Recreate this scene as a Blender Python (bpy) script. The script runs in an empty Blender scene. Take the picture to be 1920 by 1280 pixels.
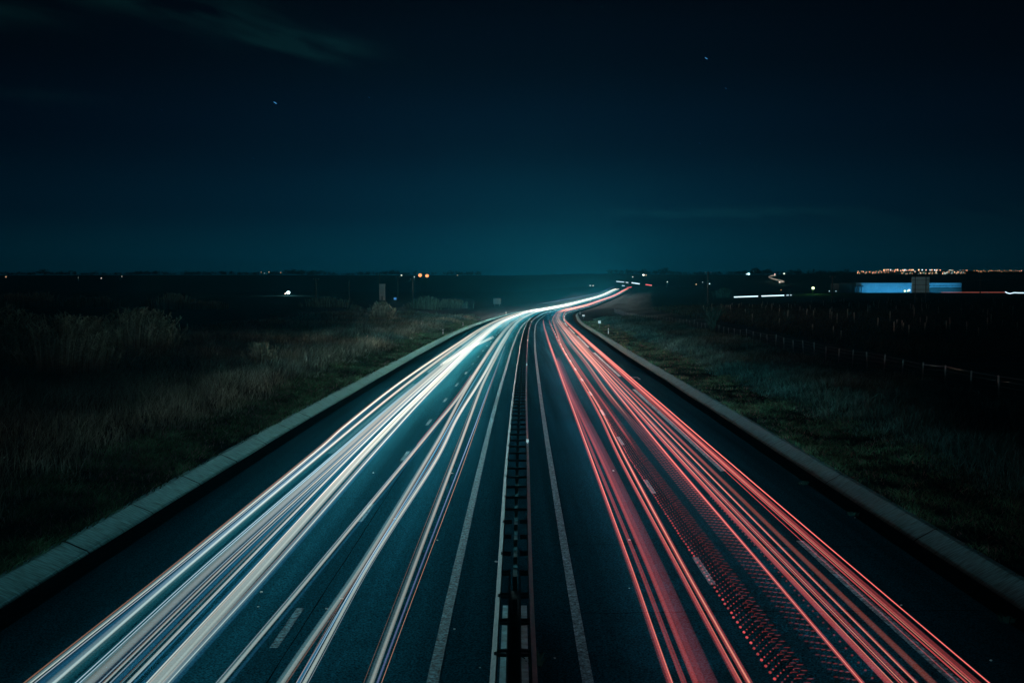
import bpy, math, random
import numpy as np
from mathutils import Vector
random.seed(7); rng = np.random.default_rng(11)
S = bpy.context.scene; COL = S.collection
PI = math.pi

# ------------------------------------------------------------------ camera
CAM_H = 7.3; FPX = 2235.0; HOR = 538.0
cam = bpy.data.cameras.new('camera'); co = bpy.data.objects.new('camera', cam); COL.objects.link(co)
cam.sensor_width = 36; cam.lens = 36 * FPX / 1920; cam.clip_start = 0.3; cam.clip_end = 20000
co.location = (0, 0, CAM_H)
co.rotation_euler = (PI / 2 - math.atan((640 - HOR) / FPX), 0, 0)
S.camera = co
S.view_settings.view_transform = 'Standard'; S.view_settings.look = 'None'
S.view_settings.exposure = 0; S.view_settings.gamma = 1
S.render.engine = 'CYCLES'
S.cycles.use_denoising = True
S.cycles.max_bounces = 6; S.cycles.diffuse_bounces = 2; S.cycles.volume_bounces = 0
S.cycles.transparent_max_bounces = 96; S.cycles.sample_clamp_indirect = 3.0
S.cycles.volume_step_rate = 4

# ------------------------------------------------------------------ world: night sky with town glow, thin cloud, star streaks
W = bpy.data.worlds.new('World'); S.world = W; W.use_nodes = True
nt = W.node_tree; N = nt.nodes; L = nt.links; N.clear()
def nd(t, **k):
    n = N.new(t)
    for a, b in k.items(): setattr(n, a, b)
    return n
def mth(op, a, b=None, c=None, clamp=False):
    n = nd('ShaderNodeMath', operation=op, use_clamp=clamp)
    for i, v in enumerate((a, b, c)):
        if v is None: continue
        if isinstance(v, (int, float)): n.inputs[i].default_value = v
        else: L.new(v, n.inputs[i])
    return n.outputs[0]
tc = nd('ShaderNodeTexCoord'); sp = nd('ShaderNodeSeparateXYZ'); L.new(tc.outputs['Generated'], sp.inputs[0])
dx, dy, dz = sp.outputs
el = mth('ARCSINE', dz); az = mth('ARCTAN2', dx, dy)           # radians; az 0 = down the road
ramp = nd('ShaderNodeValToRGB')
L.new(mth('DIVIDE', mth('ADD', el, 0.0), 0.26, clamp=True), ramp.inputs[0])
cr = ramp.color_ramp; cr.interpolation = 'EASE'
stops = [(0.0, (.0006, .036, .060)), (.09, (.0006, .029, .052)), (.25, (.0006, .0135, .031)), (.48, (.0006, .0052, .0160)), (.74, (.0005, .0020, .0070)), (1.0, (.0004, .0006, .0026))]
cr.elements[0].position = 0; cr.elements[0].color = stops[0][1] + (1,)
cr.elements[1].position = 1; cr.elements[1].color = stops[-1][1] + (1,)
for p, c in stops[1:-1]:
    e = cr.elements.new(p); e.color = c + (1,)
# brighter over the bend, dimmer to both sides
azf = mth('DIVIDE', mth('SUBTRACT', az, 0.0), 0.30)
gl = mth('POWER', 2.718, mth('MULTIPLY', mth('MULTIPLY', azf, azf), -1.0))
gain = mth('ADD', mth('MULTIPLY', gl, 0.64), 0.30)
sky = nd('ShaderNodeMix', data_type='RGBA', blend_type='MULTIPLY'); sky.inputs[0].default_value = 1
L.new(ramp.outputs[0], sky.inputs[6])
cg = nd('ShaderNodeCombineXYZ'); [L.new(gain, cg.inputs[i]) for i in range(3)]
L.new(cg.outputs[0], sky.inputs[7])
cur = sky.outputs[2]
# thin cloud
mp = nd('ShaderNodeCombineXYZ'); L.new(mth('MULTIPLY', az, 13.0), mp.inputs[0]); L.new(mth('MULTIPLY', mth('ADD', el, mth('MULTIPLY', az, .25)), 60.0), mp.inputs[1])
ns = nd('ShaderNodeTexNoise'); ns.inputs['Scale'].default_value = 1.0; ns.inputs['Detail'].default_value = 4; ns.inputs['Roughness'].default_value = .5
L.new(mp.outputs[0], ns.inputs[0])
cl = None
for (pa, pe, ra, re_, tilt, amt) in [(-.178, .196, .050, .0110, -.12, 1.1), (-.255, .222, .095, .015, -.22, .75), (-.345, .232, .09, .012, -.15, .5), (-.405, .206, .06, .010, 0, .42), (-.40, .147, .05, .006, 0, .3),
                                     (.155, .0610, .085, .0042, 0, 1.3), (.34, .056, .13, .009, 0, .28), (.02, .053, .05, .004, 0, .25)]:
    a = mth('SUBTRACT', az, pa); e = mth('SUBTRACT', mth('SUBTRACT', el, pe), mth('MULTIPLY', a, tilt))
    q = mth('ADD', mth('POWER', mth('ABSOLUTE', mth('DIVIDE', a, ra)), 2.0), mth('POWER', mth('ABSOLUTE', mth('DIVIDE', e, re_)), 2.0))
    g = mth('MULTIPLY', mth('POWER', 2.718, mth('MULTIPLY', q, -1.0)), amt)
    cl = g if cl is None else mth('ADD', cl, g)
cl = mth('MULTIPLY', cl, mth('MULTIPLY', mth('SUBTRACT', ns.outputs[0], .36, clamp=True), 5.0))
cm = nd('ShaderNodeMix', data_type='RGBA', blend_type='ADD'); L.new(cl, cm.inputs[0]); L.new(cur, cm.inputs[6]); cm.inputs[7].default_value = (.0010, .0082, .0080, 1)
cm.clamp_factor = True
cur = cm.outputs[2]
def skydir(px, py):
    v = Vector(((px - 960) / FPX, 1.0, 0)); p = math.atan((640 - HOR) / FPX)
    c = Vector(((px - 960), FPX, (640 - py))).normalized()
    return Vector((c.x, c.y * math.cos(p) + c.z * math.sin(p), -c.y * math.sin(p) + c.z * math.cos(p)))
st = None
for (px, py, ln, br) in [(516, 193, .0016, .9), (1324, 109.5, .0014, .8), (1361, 166, .0010, .18), (692, 183, .0010, .16), (303, 207, .0010, .07), (475, 297, .0010, .08), (1312, 269, .001, .12)]:
    d = skydir(px, py); u = Vector((0.86, 0, -0.5)).normalized(); u = (u - d * u.dot(d)).normalized(); v = d.cross(u)
    sb = nd('ShaderNodeVectorMath', operation='SUBTRACT'); L.new(tc.outputs['Generated'], sb.inputs[0]); sb.inputs[1].default_value = d
    r = []
    for ax, w_ in ((u, ln), (v, .00036)):
        dt = nd('ShaderNodeVectorMath', operation='DOT_PRODUCT'); L.new(sb.outputs[0], dt.inputs[0]); dt.inputs[1].default_value = ax
        q = mth('DIVIDE', dt.outputs['Value'], w_); r.append(mth('MULTIPLY', q, q))
    ln_ = nd('ShaderNodeVectorMath', operation='LENGTH'); L.new(sb.outputs[0], ln_.inputs[0])
    near = mth('LESS_THAN', ln_.outputs['Value'], .05)
    g = mth('MULTIPLY', mth('MULTIPLY', mth('LESS_THAN', mth('ADD', r[0], r[1]), 1.0), near), br)
    st = g if st is None else mth('ADD', st, g)
sm = nd('ShaderNodeMix', data_type='RGBA', blend_type='ADD'); L.new(st, sm.inputs[0]); L.new(cur, sm.inputs[6]); sm.inputs[7].default_value = (.06, .27, .58, 1)
bg = nd('ShaderNodeBackground'); L.new(sm.outputs[2], bg.inputs[0]); bg.inputs[1].default_value = 1.0
wo = nd('ShaderNodeOutputWorld'); L.new(bg.outputs[0], wo.inputs[0])

# ------------------------------------------------------------------ road alignment (metres)
XC = [(-40, 0), (0, 0), (20, .03), (45, .2), (69, .43), (90, .69), (142, 1.4), (173, 1.94), (213, 2.7), (281, 4.4), (351, 7.2), (460, 13.2), (560, 23.5), (653, 34.5), (852, 57), (1117, 90), (1350, 124), (1500, 148), (1900, 220)]
ZC = [(-40, 0), (60, 0), (90, -.1), (120, -.22), (158, -.38), (192, -.52), (235, -.85), (308, -1.5), (382, -2.1), (460, -2.7), (560, -3.2), (653, -3.3), (852, -2.9), (1117, -1.0), (1350, 4.7), (1450, 6), (1600, 3), (1900, 2)]
def table(T):
    xs = np.array([p[0] for p in T], float); ys = np.array([p[1] for p in T], float); n = len(T)
    m = np.empty(n); m[0] = (ys[1] - ys[0]) / (xs[1] - xs[0]); m[-1] = (ys[-1] - ys[-2]) / (xs[-1] - xs[-2])
    m[1:-1] = (ys[2:] - ys[:-2]) / (xs[2:] - xs[:-2])
    def f(x):
        x = np.clip(np.asarray(x, float), xs[0], xs[-1]); i = np.clip(np.searchsorted(xs, x) - 1, 0, n - 2)
        h = xs[i + 1] - xs[i]; t = (x - xs[i]) / h
        return (2*t**3 - 3*t*t + 1) * ys[i] + (t**3 - 2*t*t + t) * h * m[i] + (-2*t**3 + 3*t*t) * ys[i + 1] + (t**3 - t*t) * h * m[i + 1]
    return f
xc = table(XC); zc = table(ZC)
def ss(a, b, x):
    t = np.clip((np.asarray(x, float) - a) / (b - a), 0, 1); return t * t * (3 - 2 * t)
def hashn(ix, iy):
    v = np.sin(ix * 127.1 + iy * 311.7) * 43758.5453; return v - np.floor(v)
def vnoise(x, y):
    x = np.asarray(x, float); y = np.asarray(y, float); ix = np.floor(x); iy = np.floor(y); fx = x - ix; fy = y - iy
    fx = fx * fx * (3 - 2 * fx); fy = fy * fy * (3 - 2 * fy)
    return (hashn(ix, iy) * (1 - fx) + hashn(ix + 1, iy) * fx) * (1 - fy) + (hashn(ix, iy + 1) * (1 - fx) + hashn(ix + 1, iy + 1) * fx) * fy
KL, KR = -12.9, 12.6       # outer edges of the concrete gutter
def field(X, Y):
    right = ss(20, 60, X) * (1.7 * ss(130, 230, Y) + .8 * ss(400, 900, Y)) * (1 - ss(900, 1500, Y) * .3)
    left = ss(-20, -60, X) * (1.0 * ss(180, 350, Y))
    hill = 37.0 * ss(1500, 3200, Y) + 26 * ss(700, 1300, X) * ss(3100, 4300, Y)
    hill = hill + 2.5 * ss(1200, 2600, Y) * (vnoise(X / 260, Y / 400) - .5)
    return right + left + hill
def ground(Y, o):
    Y = np.asarray(Y, float); o = np.asarray(o, float); X = xc(Y) + o
    ao = np.abs(o)
    w = ss(25, 160, ao)
    edge = np.where(o < 0, -KL, KR)
    rim = .07 + .35 * ss(0, 7, ao - edge) + .25 * ss(6, 16, ao - edge)
    z = zc(Y) * (1 - w) + rim + field(X, Y) * np.maximum(ss(16, 45, ao), ss(1600, 2200, Y))
    z = z + .25 * (vnoise(X / 5, Y / 5) - .5) * ss(1.0, 5, ao - edge) + .5 * (vnoise(X / 21, Y / 21) - .5) * ss(5, 25, ao - edge)
    return z

# ------------------------------------------------------------------ mesh + material helpers
def tag(o, label=None, cat=None, group=None, kind=None):
    if label: o['label'] = label
    if cat: o['category'] = cat
    if group: o['group'] = group
    if kind: o['kind'] = kind
    return o
class MB:
    def __init__(s): s.v = []; s.f = []
    def box(s, c, d, rz=0.0):
        cx, cy, cz = c; hx, hy, hz = d[0] / 2, d[1] / 2, d[2] / 2; b = len(s.v); ca, sa = math.cos(rz), math.sin(rz)
        for z in (-hz, hz):
            for x, y in ((-hx, -hy), (hx, -hy), (hx, hy), (-hx, hy)):
                s.v.append((cx + x * ca - y * sa, cy + x * sa + y * ca, cz + z))
        s.f += [(b, b+3, b+2, b+1), (b+4, b+5, b+6, b+7), (b, b+1, b+5, b+4), (b+1, b+2, b+6, b+5), (b+2, b+3, b+7, b+6), (b+3, b, b+4, b+7)]
        return s
    def tube(s, pts, rad, n=8, cap=True):
        P = [Vector(p) for p in pts]; b0 = len(s.v)
        for i, p in enumerate(P):
            t = (P[min(i + 1, len(P) - 1)] - P[max(i - 1, 0)]).normalized()
            a = Vector((0, 0, 1)) if abs(t.z) < .9 else Vector((1, 0, 0))
            u = t.cross(a).normalized(); v = t.cross(u)
            r = rad[i] if isinstance(rad, (list, tuple)) else rad
            for k in range(n):
                g = 2 * PI * k / n; q = p + (u * math.cos(g) + v * math.sin(g)) * r; s.v.append(tuple(q))
        for i in range(len(P) - 1):
            for k in range(n):
                a_ = b0 + i * n + k; b_ = b0 + i * n + (k + 1) % n
                s.f.append((a_, b_, b_ + n, a_ + n))
        if cap:
            s.f.append(tuple(b0 + k for k in range(n))[::-1]); e = b0 + (len(P) - 1) * n; s.f.append(tuple(e + k for k in range(n)))
        return s
    def ball(s, c, r, seg=8, rings=5, sq=(1, 1, 1)):
        b = len(s.v); cx, cy, cz = c
        s.v.append((cx, cy, cz + r * sq[2]))
        for i in range(1, rings):
            ph = PI * i / rings
            for k in range(seg):
                a = 2 * PI * k / seg; s.v.append((cx + r * sq[0] * math.sin(ph) * math.cos(a), cy + r * sq[1] * math.sin(ph) * math.sin(a), cz + r * sq[2] * math.cos(ph)))
        s.v.append((cx, cy, cz - r * sq[2])); e = len(s.v) - 1
        for k in range(seg): s.f.append((b, b + 1 + k, b + 1 + (k + 1) % seg))
        for i in range(rings - 2):
            for k in range(seg):
                p = b + 1 + i * seg + k; q = b + 1 + i * seg + (k + 1) % seg; s.f.append((p, p + seg, q + seg, q))
        for k in range(seg): s.f.append((e, e - seg + (k + 1) % seg, e - seg + k))
        return s
    def sweep(s, prof, ys, closed=False):
        """prof: list of (offset, height) or a function of Y; swept along the road"""
        b = len(s.v); ys = list(ys); xs = xc(ys); zs = zc(ys); m = None
        for Y, x, z in zip(ys, xs, zs):
            pr = prof(Y) if callable(prof) else prof; m = len(pr)
            for o, h in pr: s.v.append((x + o, Y, z + h))
        for i in range(len(ys) - 1):
            for k in range(m if closed else m - 1):
                k2 = (k + 1) % m; p = b + i * m
                s.f.append((p + k, p + k2, p + m + k2, p + m + k))
        if closed:
            s.f.append(tuple(b + k for k in range(m))); e = b + (len(ys) - 1) * m; s.f.append(tuple(e + k for k in range(m))[::-1])
        return s
    def build(s, name, mat, parent=None, smooth=False):
        me = bpy.data.meshes.new(name); me.from_pydata(s.v, [], s.f)
        if smooth: me.polygons.foreach_set('use_smooth', [True] * len(me.polygons))
        if mat: me.materials.append(mat)
        me.update()
        o = bpy.data.objects.new(name, me); COL.objects.link(o); o.parent = parent
        return o
def empty(name, loc=(0, 0, 0), rz=0.0):
    o = bpy.data.objects.new(name, None); COL.objects.link(o); o.location = loc; o.rotation_euler = (0, 0, rz); o.empty_display_size = .3
    return o
def copy_tree(o, parent=None):
    c = o.copy(); COL.objects.link(c); c.parent = parent
    for ch in list(o.children): copy_tree(ch, c)
    return c
def np_mesh(name, V, F, mat, parent=None, colors=None, attr=None):
    """V (n,3), F (m,k) arrays"""
    me = bpy.data.meshes.new(name); k = F.shape[1]
    me.vertices.add(len(V)); me.vertices.foreach_set('co', V.astype(np.float32).ravel())
    me.loops.add(F.size); me.loops.foreach_set('vertex_index', F.astype(np.int32).ravel())
    me.polygons.add(len(F)); me.polygons.foreach_set('loop_start', np.arange(0, F.size, k, dtype=np.int32))
    if colors is not None:
        a = me.color_attributes.new('tint', 'FLOAT_COLOR', 'POINT'); c4 = np.ones((len(V), 4), np.float32); c4[:, :3] = colors; a.data.foreach_set('color', c4.ravel())
    if attr is not None:
        a = me.attributes.new('glow', 'FLOAT', 'POINT'); a.data.foreach_set('value', attr.astype(np.float32))
    me.materials.append(mat); me.update(calc_edges=True)
    o = bpy.data.objects.new(name, me); COL.objects.link(o); o.parent = parent
    return o
def mat(name, col, rough=.7, metal=0.0, var=.25, scale=3.0, bump=0.0, bscale=40.0, spec=.04, speck=0.0, stretch=None, tint=False):
    m = bpy.data.materials.new(name); m.use_nodes = True; T = m.node_tree; B = T.nodes['Principled BSDF']
    B.inputs['Roughness'].default_value = rough; B.inputs['Metallic'].default_value = metal; B.inputs['Specular IOR Level'].default_value = spec
    t = T.nodes.new('ShaderNodeTexCoord'); src = t.outputs['Object']
    if stretch:
        mpn = T.nodes.new('ShaderNodeMapping'); mpn.inputs['Scale'].default_value = stretch; T.links.new(src, mpn.inputs[0]); src = mpn.outputs[0]
    n = T.nodes.new('ShaderNodeTexNoise'); n.inputs['Scale'].default_value = scale; n.inputs['Detail'].default_value = 5; T.links.new(src, n.inputs[0])
    r = T.nodes.new('ShaderNodeMapRange'); r.inputs[1].default_value = .3; r.inputs[2].default_value = .7; r.inputs[3].default_value = 1 - var; r.inputs[4].default_value = 1 + var
    T.links.new(n.outputs[0], r.inputs[0]); fac = r.outputs[0]
    if speck:
        n2 = T.nodes.new('ShaderNodeTexNoise'); n2.inputs['Scale'].default_value = speck; n2.inputs['Detail'].default_value = 2; T.links.new(t.outputs['Object'], n2.inputs[0])
        r2 = T.nodes.new('ShaderNodeMapRange'); r2.inputs[1].default_value = .35; r2.inputs[2].default_value = .72; r2.inputs[3].default_value = .45; r2.inputs[4].default_value = 2.3; T.links.new(n2.outputs[0], r2.inputs[0])
        mm = T.nodes.new('ShaderNodeMath'); mm.operation = 'MULTIPLY'; T.links.new(fac, mm.inputs[0]); T.links.new(r2.outputs[0], mm.inputs[1]); fac = mm.outputs[0]
    mx = T.nodes.new('ShaderNodeVectorMath'); mx.operation = 'SCALE'; mx.inputs[0].default_value = col[:3]; T.links.new(fac, mx.inputs['Scale'])
    out = mx.outputs[0]
    if tint:
        at = T.nodes.new('ShaderNodeAttribute'); at.attribute_name = 'tint'; m2 = T.nodes.new('ShaderNodeVectorMath'); m2.operation = 'MULTIPLY'
        T.links.new(out, m2.inputs[0]); T.links.new(at.outputs['Color'], m2.inputs[1]); out = m2.outputs[0]
    T.links.new(out, B.inputs['Base Color'])
    if bump:
        b = T.nodes.new('ShaderNodeBump'); b.inputs['Strength'].default_value = bump; n3 = T.nodes.new('ShaderNodeTexNoise'); n3.inputs['Scale'].default_value = bscale; n3.inputs['Detail'].default_value = 3
        T.links.new(t.outputs['Object'], n3.inputs[0]); T.links.new(n3.outputs[0], b.inputs['Height']); b.inputs['Distance'].default_value = .02; T.links.new(b.outputs[0], B.inputs['Normal'])
    return m
def lamp_mat(name, col, strength, sampling='NONE'):
    m = bpy.data.materials.new(name); m.use_nodes = True; T = m.node_tree; T.nodes.clear()
    e = T.nodes.new('ShaderNodeEmission'); e.inputs[0].default_value = (*col, 1); e.inputs[1].default_value = strength
    o = T.nodes.new('ShaderNodeOutputMaterial'); T.links.new(e.outputs[0], o.inputs[0]); m.cycles.emission_sampling = sampling
    return m
def glow_mat(name, col, strength, sampling='FRONT_BACK', near=None):
    """a thin glowing tube of light one can see through: brightest where the line of sight crosses most of it"""
    m = bpy.data.materials.new(name); m.use_nodes = True; T = m.node_tree; T.nodes.clear()
    e = T.nodes.new('ShaderNodeEmission'); e.inputs[0].default_value = (*col, 1)
    a = T.nodes.new('ShaderNodeAttribute'); a.attribute_name = 'glow'
    if near:                                   # lamps seen from steeply above look cooler than lamps seen head-on far down the road
        a2 = T.nodes.new('ShaderNodeAttribute'); a2.attribute_name = 'warm'; mx = T.nodes.new('ShaderNodeMix'); mx.data_type = 'RGBA'
        mx.inputs[6].default_value = (*near, 1); mx.inputs[7].default_value = (*col, 1); T.links.new(a2.outputs['Fac'], mx.inputs[0]); T.links.new(mx.outputs[2], e.inputs[0])
    g = T.nodes.new('ShaderNodeNewGeometry'); d = T.nodes.new('ShaderNodeVectorMath'); d.operation = 'DOT_PRODUCT'
    T.links.new(g.outputs['Normal'], d.inputs[0]); T.links.new(g.outputs['Incoming'], d.inputs[1])
    ab = T.nodes.new('ShaderNodeMath'); ab.operation = 'ABSOLUTE'; T.links.new(d.outputs['Value'], ab.inputs[0])
    m1 = T.nodes.new('ShaderNodeMath'); m1.operation = 'MULTIPLY'; T.links.new(a.outputs['Fac'], m1.inputs[0]); T.links.new(ab.outputs[0], m1.inputs[1])
    m2 = T.nodes.new('ShaderNodeMath'); m2.operation = 'MULTIPLY'; T.links.new(m1.outputs[0], m2.inputs[0]); m2.inputs[1].default_value = strength * .5
    T.links.new(m2.outputs[0], e.inputs[1])
    tr = T.nodes.new('ShaderNodeBsdfTransparent'); ad = T.nodes.new('ShaderNodeAddShader')
    T.links.new(e.outputs[0], ad.inputs[0]); T.links.new(tr.outputs[0], ad.inputs[1])
    o = T.nodes.new('ShaderNodeOutputMaterial'); T.links.new(ad.outputs[0], o.inputs[0]); m.cycles.emission_sampling = sampling
    return m
M = dict(
    asphalt=mat('asphalt', (.005, .046, .066), .9, var=.34, scale=.5, bump=.6, bscale=55, spec=.0, speck=26, stretch=(2.2, .04, 1)),
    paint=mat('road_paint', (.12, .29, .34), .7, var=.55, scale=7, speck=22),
    dimlit_paint=mat('dimlit_road_paint', (.016, .095, .125), .8, var=.55, scale=7, speck=22),  # left-hand markings, with the weaker light there put into the paint colour
    concrete=mat('concrete', (.062, .22, .235), .9, var=.5, scale=2.6, bump=.4, bscale=30, stretch=(1, 6, 1)),
    soil=mat('ditch_soil', (.02, .024, .022), .95, var=.4, scale=4, bump=.6, bscale=12),
    ground=mat('ground', (.008, .030, .030), .95, var=.6, scale=.6, bump=.5, bscale=6),
    steel=mat('galvanised_steel', (.12, .15, .155), .8, 0, var=.15, scale=6),
    darksteel=mat('weathered_steel', (.09, .12, .125), .6, .3, var=.3, scale=5),
    white=mat('white_plastic', (.75, .76, .74), .5, var=.06),
    dry=mat('dry_grass', (.090, .130, .115), .9, var=.35, scale=.4, tint=True, spec=.03),
    green=mat('green_grass', (.040, .24, .085), .85, var=.4, scale=.7, tint=True, spec=.03),
    reed=mat('reed', (.090, .135, .115), .9, var=.3, scale=1, tint=True, spec=.03),
    vine=mat('vine_wood', (.045, .05, .042), .9, var=.4, tint=True),
    wood=mat('stake_wood', (.28, .21, .16), .9, var=.3),
    pole=mat('pole_wood', (.05, .055, .055), .9, var=.2),
    bark=mat('bark', (.12, .11, .09), .9, var=.3),
    signdark=mat('dim_sign_back', (.10, .12, .12), .8, var=.2),
    leaf=mat('dark_foliage', (.004, .008, .008), .95, var=.4, scale=.02),
    wall=mat('painted_cladding', (.55, .60, .62), .6, var=.08, scale=.3),
    greywall=mat('grey_wall', (.12, .14, .13), .8, var=.15),
    roof=mat('roof_sheet', (.10, .11, .12), .6, var=.1),
    rubber=mat('black_mark', (.001, .014, .020), .95, spec=0),
    signback=mat('sign_back', (.50, .80, .82), .6, .2, var=.1),  # colour lightened in place of spill light on the large panel
)

# ------------------------------------------------------------------ structure: ground, road, markings, gutters
def stations(a, b):
    out = [a]
    while out[-1] < b: out.append(out[-1] + max(1.2, abs(out[-1]) * .022))
    out[-1] = b; return out
YS = stations(-30, 1480)
offs = [-4200, -3200, -2400, -1700, -1200, -850, -600, -430, -310, -230, -170, -125, -95, -75, -60, -50, -42, -36, -31, -27, -24, -21.5, -19.5, -18, -16.5, -15.4, -14.5, -13.8, -13.3, KL, KL + .02, -8, 8, KR - .02, KR, 13.1, 13.7, 14.5, 15.4, 16.5, 18, 19.5, 21.5, 24, 27, 31, 36, 42, 50, 60, 75, 95, 125, 170, 230, 310, 430, 600, 850, 1200, 1700, 2400, 3200, 4200]
gy = YS + list(np.linspace(1520, 6000, 70))
Yg, Og = np.meshgrid(np.array(gy), np.array(offs), indexing='ij')
Zg = ground(Yg, Og)
under = (Og > KL + .01) & (Og < KR - .01) & (Yg < 1470)
Zg = np.where(under, zc(Yg) - .65, Zg)
Xg = xc(Yg) + Og
nr, nc = Yg.shape
V = np.stack([Xg, Yg, Zg], -1).reshape(-1, 3)
ii, jj = np.meshgrid(np.arange(nr - 1), np.arange(nc - 1), indexing='ij'); q = (ii * nc + jj).ravel()
F = np.stack([q, q + 1, q + nc + 1, q + nc], 1)
g = np_mesh('ground', V, F, M['ground']); tag(g, kind='structure')
g.data.polygons.foreach_set('use_smooth', np.ones(len(F), bool))
def fine(a, b, step):
    n = max(2, int((b - a) / step) + 1); return list(np.linspace(a, b, n))
tag(MB().sweep([(-10.95, -.25), (-10.9, 0), (-8.3, .0), (-4.8, .0), (0, .0), (4.8, 0), (8.3, 0), (10.75, 0), (10.8, -.28)], YS).build('road', M['asphalt']), kind='structure')
bt = MB(); bt.sweep([(-12.1, -.24), (-11.4, -.27), (-10.93, -.2)], YS); bt.sweep([(10.78, -.22), (11.2, -.29), (11.9, -.27)], YS)
tag(bt.build('ditch_bed', M['soil']), kind='structure')
# concrete gutter edge, cast in ~5.9 m lengths
gut = MB(); y = 10.0; k = 0
jr = random.Random(3)
while y < 1300:
    e = y + 5.85; stp = fine(y + .05, e - .05, 3.0 if y < 200 else 6.0); a = jr.uniform(-.012, .012)
    gut.sweep([(-12.05 + a, -.235), (-12.12 + a, -.16), (-12.72 + a, .10), (KL + a, .12), (KL - .02 + a, -.1)], stp)
    y = e
y = 4.0
while y < 1300:
    e = y + 10.4; stp = fine(y + .04, e - .04, 3.0 if y < 200 else 6.0); a = jr.uniform(-.008, .008)
    gut.sweep([(11.86 + a, -.265), (11.95 + a, -.19), (12.45 + a, .09), (KR + a, .11), (KR + .02 + a, -.1)], stp)
    y = e
tag(gut.build('kerb', M['concrete']), kind='structure')
mk = MB()
H4 = .006
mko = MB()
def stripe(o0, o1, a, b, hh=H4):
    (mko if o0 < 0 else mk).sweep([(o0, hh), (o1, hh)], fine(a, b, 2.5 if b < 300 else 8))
stripe(-1.62, -1.40, 8, 1440); stripe(1.26, 1.47, 8, 1440)
y = 23.8 - 13
while y < 1300: stripe(-4.96, -4.79, y, y + 3); y += 13
y = 28.9 - 13
while y < 1300: stripe(4.76, 4.93, y, y + 3); y += 13
y = -5
while y < 1300:
    stripe(8.06, 8.29, y if y > 8 else 8, y + 39); stripe(-8.36, -8.13, y + 57, y + 96); y += 52
# small painted survey mark on the right hard shoulder
stripe(8.95, 9.6, 97.5, 98.3); stripe(9.45, 9.6, 95.5, 97.2)
tag(mk.build('road_markings', M['paint']), kind='structure'); tag(mko.build('road_markings', M['dimlit_paint']), kind='structure')
sm_ = MB()                                          # sealed paving joints and cracks
qr = random.Random(31)
for o0, a, b in ((-4.55, 12, 400), (-8.75, 12, 300), (8.6, 12, 300)):
    ys = fine(a, b, 1.4); b0 = len(sm_.v); w = 0.0
    for Y in ys:
        w = .8 * w + qr.uniform(-.012, .012); x = float(xc(Y)) + o0 + w; z = float(zc(Y)) + .004; t_ = .008 + .010 * qr.random()
        sm_.v += [(x - t_, Y, z), (x + t_, Y, z)]
    for i in range(len(ys) - 1): sm_.f.append((b0 + 2*i, b0 + 2*i + 1, b0 + 2*i + 3, b0 + 2*i + 2))
for Y0 in (21.5, 26.2, 33.7, 41.0, 52.5, 66, 83):
    for oa, ob in ((-10.6, -1.0), (1.0, 10.5)):
        if qr.random() < .4: continue
        n_ = 24; b0 = len(sm_.v); yy = Y0 + qr.uniform(-1, 1)
        for i in range(n_ + 1):
            yy += qr.uniform(-.05, .05); x = float(xc(yy)) + oa + (ob - oa) * i / n_; z = float(zc(yy)) + .0055
            sm_.v += [(x, yy - .02, z), (x, yy + .02, z)]
        for i in range(n_): sm_.f.append((b0 + 2*i, b0 + 2*i + 2, b0 + 2*i + 3, b0 + 2*i + 1))
tag(sm_.build('road_seams', M['rubber']), kind='structure')
sk = MB()
for o0, h in ((9.2, .0065),):
    pts = []
    b0 = len(sk.v); ys = fine(102, 128, 1.5)
    for Y in ys:
        t = (Y - 102) / 26; o = 8.7 + .35 * math.sin(t * 2.0) - .7 * t
        sk.v += [(float(xc(Y)) + o, Y, float(zc(Y)) + h), (float(xc(Y)) + o + .16, Y, float(zc(Y)) + h)]
    for i in range(len(ys) - 1): sk.f.append((b0 + 2*i, b0 + 2*i + 1, b0 + 2*i + 3, b0 + 2*i + 2))
tag(sk.build('skid_mark', M['rubber']), kind='structure')

# ------------------------------------------------------------------ median crash barrier
cb = empty('crash_barrier', (0, 0, 0))
tag(cb, 'double-sided steel crash barrier with ladder-like cross spacers running down the median', 'crash barrier')
def hw(Y): return .33 + .05 * float(ss(24, 45, Y)) + .0 * Y
def rail_prof(side):
    def f(Y):
        w = hw(Y) * side; s = side; ww = .045
        return [(w - s*.02, .46), (w + s*.075, .50), (w + s*.075, .555), (w + s*.02, .60), (w + s*.075, .645), (w + s*.075, .70), (w - s*.02, .76), (w - s*.035, .755), (w + s*.01, .70), (w + s*.01, .645), (w - s*.03, .60), (w + s*.01, .55), (w + s*.01, .50), (w - s*.035, .465)]
    return f
rs = stations(12, 620)
for sd in (-1, 1):
    MB().sweep(rail_prof(sd), rs, closed=True).build('rail', M['steel'], cb)
# near end: deep dark channel and concrete strip, then the pale lower beam
chn = MB()
ys = fine(12, 27.2, 1.0)
chn.sweep([(-.115, .15), (-.115, .80), (-.10, .80), (-.10, .30), (.10, .30), (.10, .80), (.115, .80), (.115, .15)], ys, closed=True)
chn.build('centre_channel', M['darksteel'], cb)
MB().sweep([(-.27, .02), (-.27, .12), (.27, .12), (.27, .02)], fine(19.6, 26.6, .7), closed=True).build('concrete_strip', mat('pale_concrete', (.42, .74, .80), .9, var=.3, scale=4, bump=.6, bscale=14), cb)
for sd in (-1, 1): MB().sweep([(sd*.125 - .008, .785), (sd*.125 - .008, .806), (sd*.125 + .008, .806), (sd*.125 + .008, .785)], ys, closed=True).build('channel_lip', M['steel'], cb)
MB().sweep([(-.05, .30), (-.05, .36), (.05, .36), (.05, .30)], stations(27.3, 400), closed=True).build('centre_beam', M['concrete'], cb)
arm = MB()                                           # near type: bracket with two tapering arms on each side
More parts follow.
